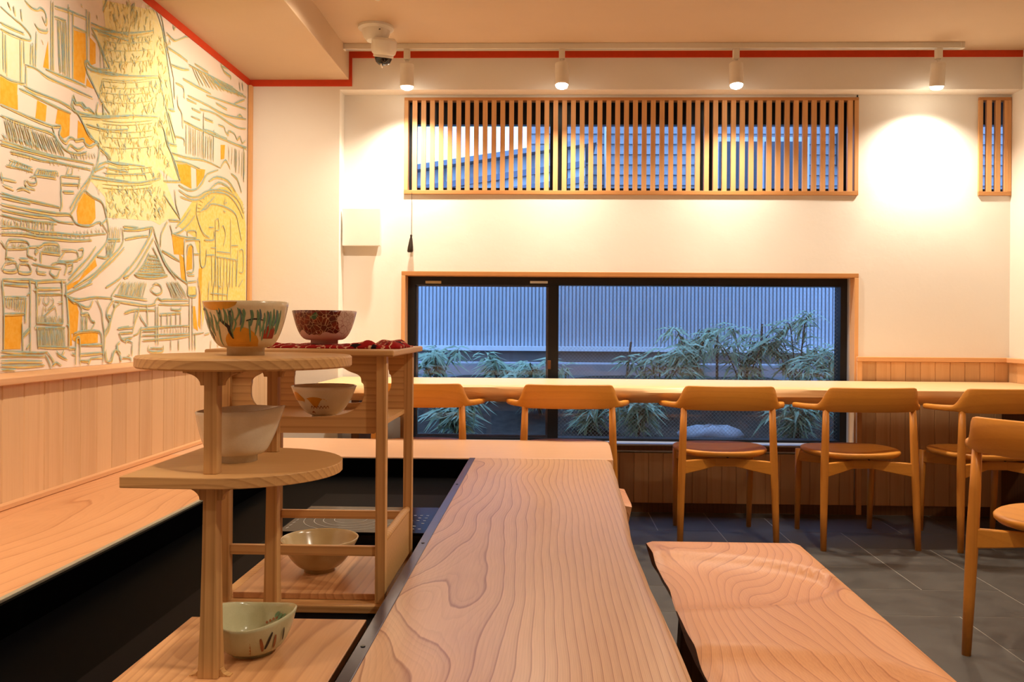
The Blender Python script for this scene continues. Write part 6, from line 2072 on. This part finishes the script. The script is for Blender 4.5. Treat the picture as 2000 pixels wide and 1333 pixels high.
b38:3314,1191 3298,1159 3277,1127
b38:3330,1190 3310,1156 3292,1126
b39:3341,1193 3323,1158 3307,1125
b39:3350,1192 3337,1157 3316,1125
b39:3364,1193 3343,1159 3330,1125
b39:3374,1193 3354,1160 3338,1126
b39:3390,1193 3374,1159 3354,1124
b42:3571,1204 3607,1166 3635,1130
b42:3580,1203 3617,1170 3652,1134
b42:3593,1205 3633,1169 3672,1134
b42:3612,1205 3651,1169 3691,1134
b42:3618,1209 3658,1170 3706,1136
b43:3632,1208 3674,1173 3723,1136
b43:3648,1209 3698,1176 3739,1141
b43:3661,1210 3713,1179 3763,1143
b43:3673,1211 3730,1179 3781,1142
b48:3137,1131 3247,1127 3397,1123
b49:3137,1109 3276,1105 3397,1099 3473,1110
b52:3460,1110 3486,1132 3526,1124 3560,1128 3793,1133
b53:3500,1108 3630,1108 3794,1116
b46:3126,1109 3121,1130 3185,1183
b51:3446,1185 3472,1193 3519,1183 3526,1161 3486,1148 3453,1152 3427,1166 3453,1180
b51:3474,1101 3476,939
b51:3493,1099 3496,936
b50:3397,1096 3404,1015
b56:3805,1150 3809,906
b56:3836,1151 3840,905
b56:3789,1193 3789,1153 3876,1156 3872,1193
b57:3867,982 3869,904
b48:3330,1094 3324,1068 3295,1027 3278,986
b48:3300,1073 3289,1027
b49:3336,1059 3373,1027 3404,1009
b49:3342,1051 3361,1033
b49:3214,1066 3300,1079 3474,1080
b54:3623,1099 3623,1086 3711,1088 3710,1101
b53:3507,1065 3711,1072
b52:3527,1062 3528,1016
b52:3582,1063 3582,1016
b53:3617,1064 3617,1016
b54:3667,1068 3668,1022
b54:3711,1068 3712,1023
b52:3349,1004 3475,1009 3668,1013 3803,1016
b50:3361,992 3475,994
b52:3356,974 3475,976 3668,977 3804,979
b52:3362,956 3476,957 3668,964 3804,969
b51:3412,934 3419,910 3536,907 3543,932
b51:3425,922 3536,919
b53:3618,955 3619,908
b54:3694,954 3695,906
b49:3284,975 3325,986 3349,1009 3338,951 3333,883
b48:3279,943 3273,900
b47:3171,1004 3278,1009
b47:3176,987 3278,989
b47:3193,964 3278,969
b47:3176,987 3193,964 3216,956
b48:3221,950 3238,958 3279,946
b47:3183,897 3189,877
b47:3200,891 3262,886 3268,874
b48:3297,882 3321,881
b48:3245,901 3256,898
b46:3124,880 3140,915 3166,920 3188,908
b46:3161,945 3166,923
b46:3177,953 3155,940
b45:3072,917 3082,882
b30:3532,1005 3530,996 3533,987
b30:3560,1008 3559,998 3558,985
b31:3586,1008 3586,997 3587,984
b31:3617,1010 3613,999 3611,986
b31:3643,1010 3638,998 3640,985
b31:3663,1010 3671,998 3670,984
b32:3694,1010 3694,995 3694,984
b32:3718,1012 3722,996 3726,984
b32:3754,1012 3750,997 3754,986
b32:3784,1011 3776,998 3778,985
b44:4023,1229 4019,1181 4017,1136
b45:4085,1233 4077,1187 4072,1140
b45:4144,1234 4140,1188 4142,1142
b46:4199,1238 4197,1190 4192,1142
b47:4276,1243 4262,1193 4255,1146
b40:4041,1173 4254,1174
b41:4139,1213 4177,1208
b38:3843,976 3966,982
b39:3975,975 4035,981
b40:4054,946 4046,899
b40:4135,926 4136,908
b38:3904,1222 3922,1154 3941,996
z0:3793,1193 3872,1197 3872,1158 3793,1155"""
mu = empty('wall_mural', (XL, 3.0, .87)); tag(mu, 'line-drawn mural of temples and a pagoda in teal and gold on the left wall', 'mural')
MO = (XL, 3.0, .87)
k = NT('mural_paper'); M['paper'] = k.fin(k.mix(k.noise(k.coord(), 3, 3), lin((236, 220, 204)), lin((242, 228, 214))), .75, 0, .2)
def crayon(name, c1, c2): 
    k = NT(name); v = k.coord(); return k.fin(k.mix(k.ramp(k.noise(v, 55, 3), [(.38, 0), (.62, 1)]), lin(c1), lin(c2)), .8, 0, .15)
M['m_b'] = crayon('teal_crayon', (156, 190, 188), (182, 188, 148)); M['m_k'] = crayon('ochre_crayon', (226, 206, 138), (232, 196, 112)); M['m_l'] = crayon('pale_crayon', (184, 200, 172), (224, 204, 116))
M['m_o'] = crayon('orange_wash', (240, 172, 52), (244, 184, 72)); M['m_y'] = crayon('lemon_wash', (242, 228, 160), (240, 230, 182)); M['m_z'] = crayon('yellow_wash', (238, 208, 110), (240, 218, 140)); M['m_c'] = crayon('cream_wash', (240, 222, 184), (240, 224, 192))
rel(MB().box(XL, XL + .0015, YFR + .05, YF - .034, .869, ZS - .036), MO).build('paper', M['paper'], mu)
buck = {c: MB() for c in 'bkloyzc'}
def clip(y, z): return min(YF - .036, max(YFR + .06, y)), min(ZS - .038, max(.872, z))
def ribbon(mb, pts, w_, x):
    P = catmull([(a, c, 0) for a, c in pts], 3); vs = []
    for i, q in enumerate(P):
        d = P[min(i + 1, len(P) - 1)] - P[max(i - 1, 0)]; d = d.normalized() if d.length > 1e-9 else Vector((1, 0, 0))
        ww = w_ * (.55 + .45 * math.sin(math.pi * (i + .5) / len(P)) + random.uniform(-.12, .12))
        for s in (-1, 1):
            y, z = clip(q.x - d.y * ww * s, q.y + d.x * ww * s); vs.append((x - MO[0], y - MO[1], z - MO[2]))
    mb.add(vs, [(2 * i, 2 * i + 1, 2 * i + 3, 2 * i + 2) for i in range(len(P) - 1)])
for ix_, ln_ in enumerate(MURAL.split('\n')):
    head, body = ln_.split(':'); kd, wd = head[0], int(head[1:]) / 2e4
    pts = [tuple(float(q) / 1000 for q in a.split(',')) for a in body.split()]
    if kd in 'oyzc':
        if len(set(pts)) < 3: continue
        x = XL + ix_ * 2e-6 + {'c': .0018, 'y': .0020, 'z': .0020, 'o': .0023}[kd]
        buck[kd].add([(x - MO[0], clip(*q)[0] - MO[1], clip(*q)[1] - MO[2]) for q in pts], [tuple(range(len(pts)))])
    else:
        if kd == 'b': ribbon(buck['k'], [(a + random.uniform(.003, .009), c - random.uniform(.002, .008)) for a, c in pts], wd * 1.1, XL + .0026 + ix_ * 1.4e-6)
        ribbon(buck[kd], pts, wd * 1.1, XL + .0043 + ix_ * 1.4e-6)
for c, nm in (('c', 'cream_wash'), ('y', 'lemon_wash'), ('z', 'yellow_wash'), ('o', 'orange_wash'), ('k', 'ochre_lines'), ('l', 'fine_lines'), ('b', 'teal_lines')):
    o = buck[c].build(nm, M['m_' + c], mu); o['kind'] = 'stuff'
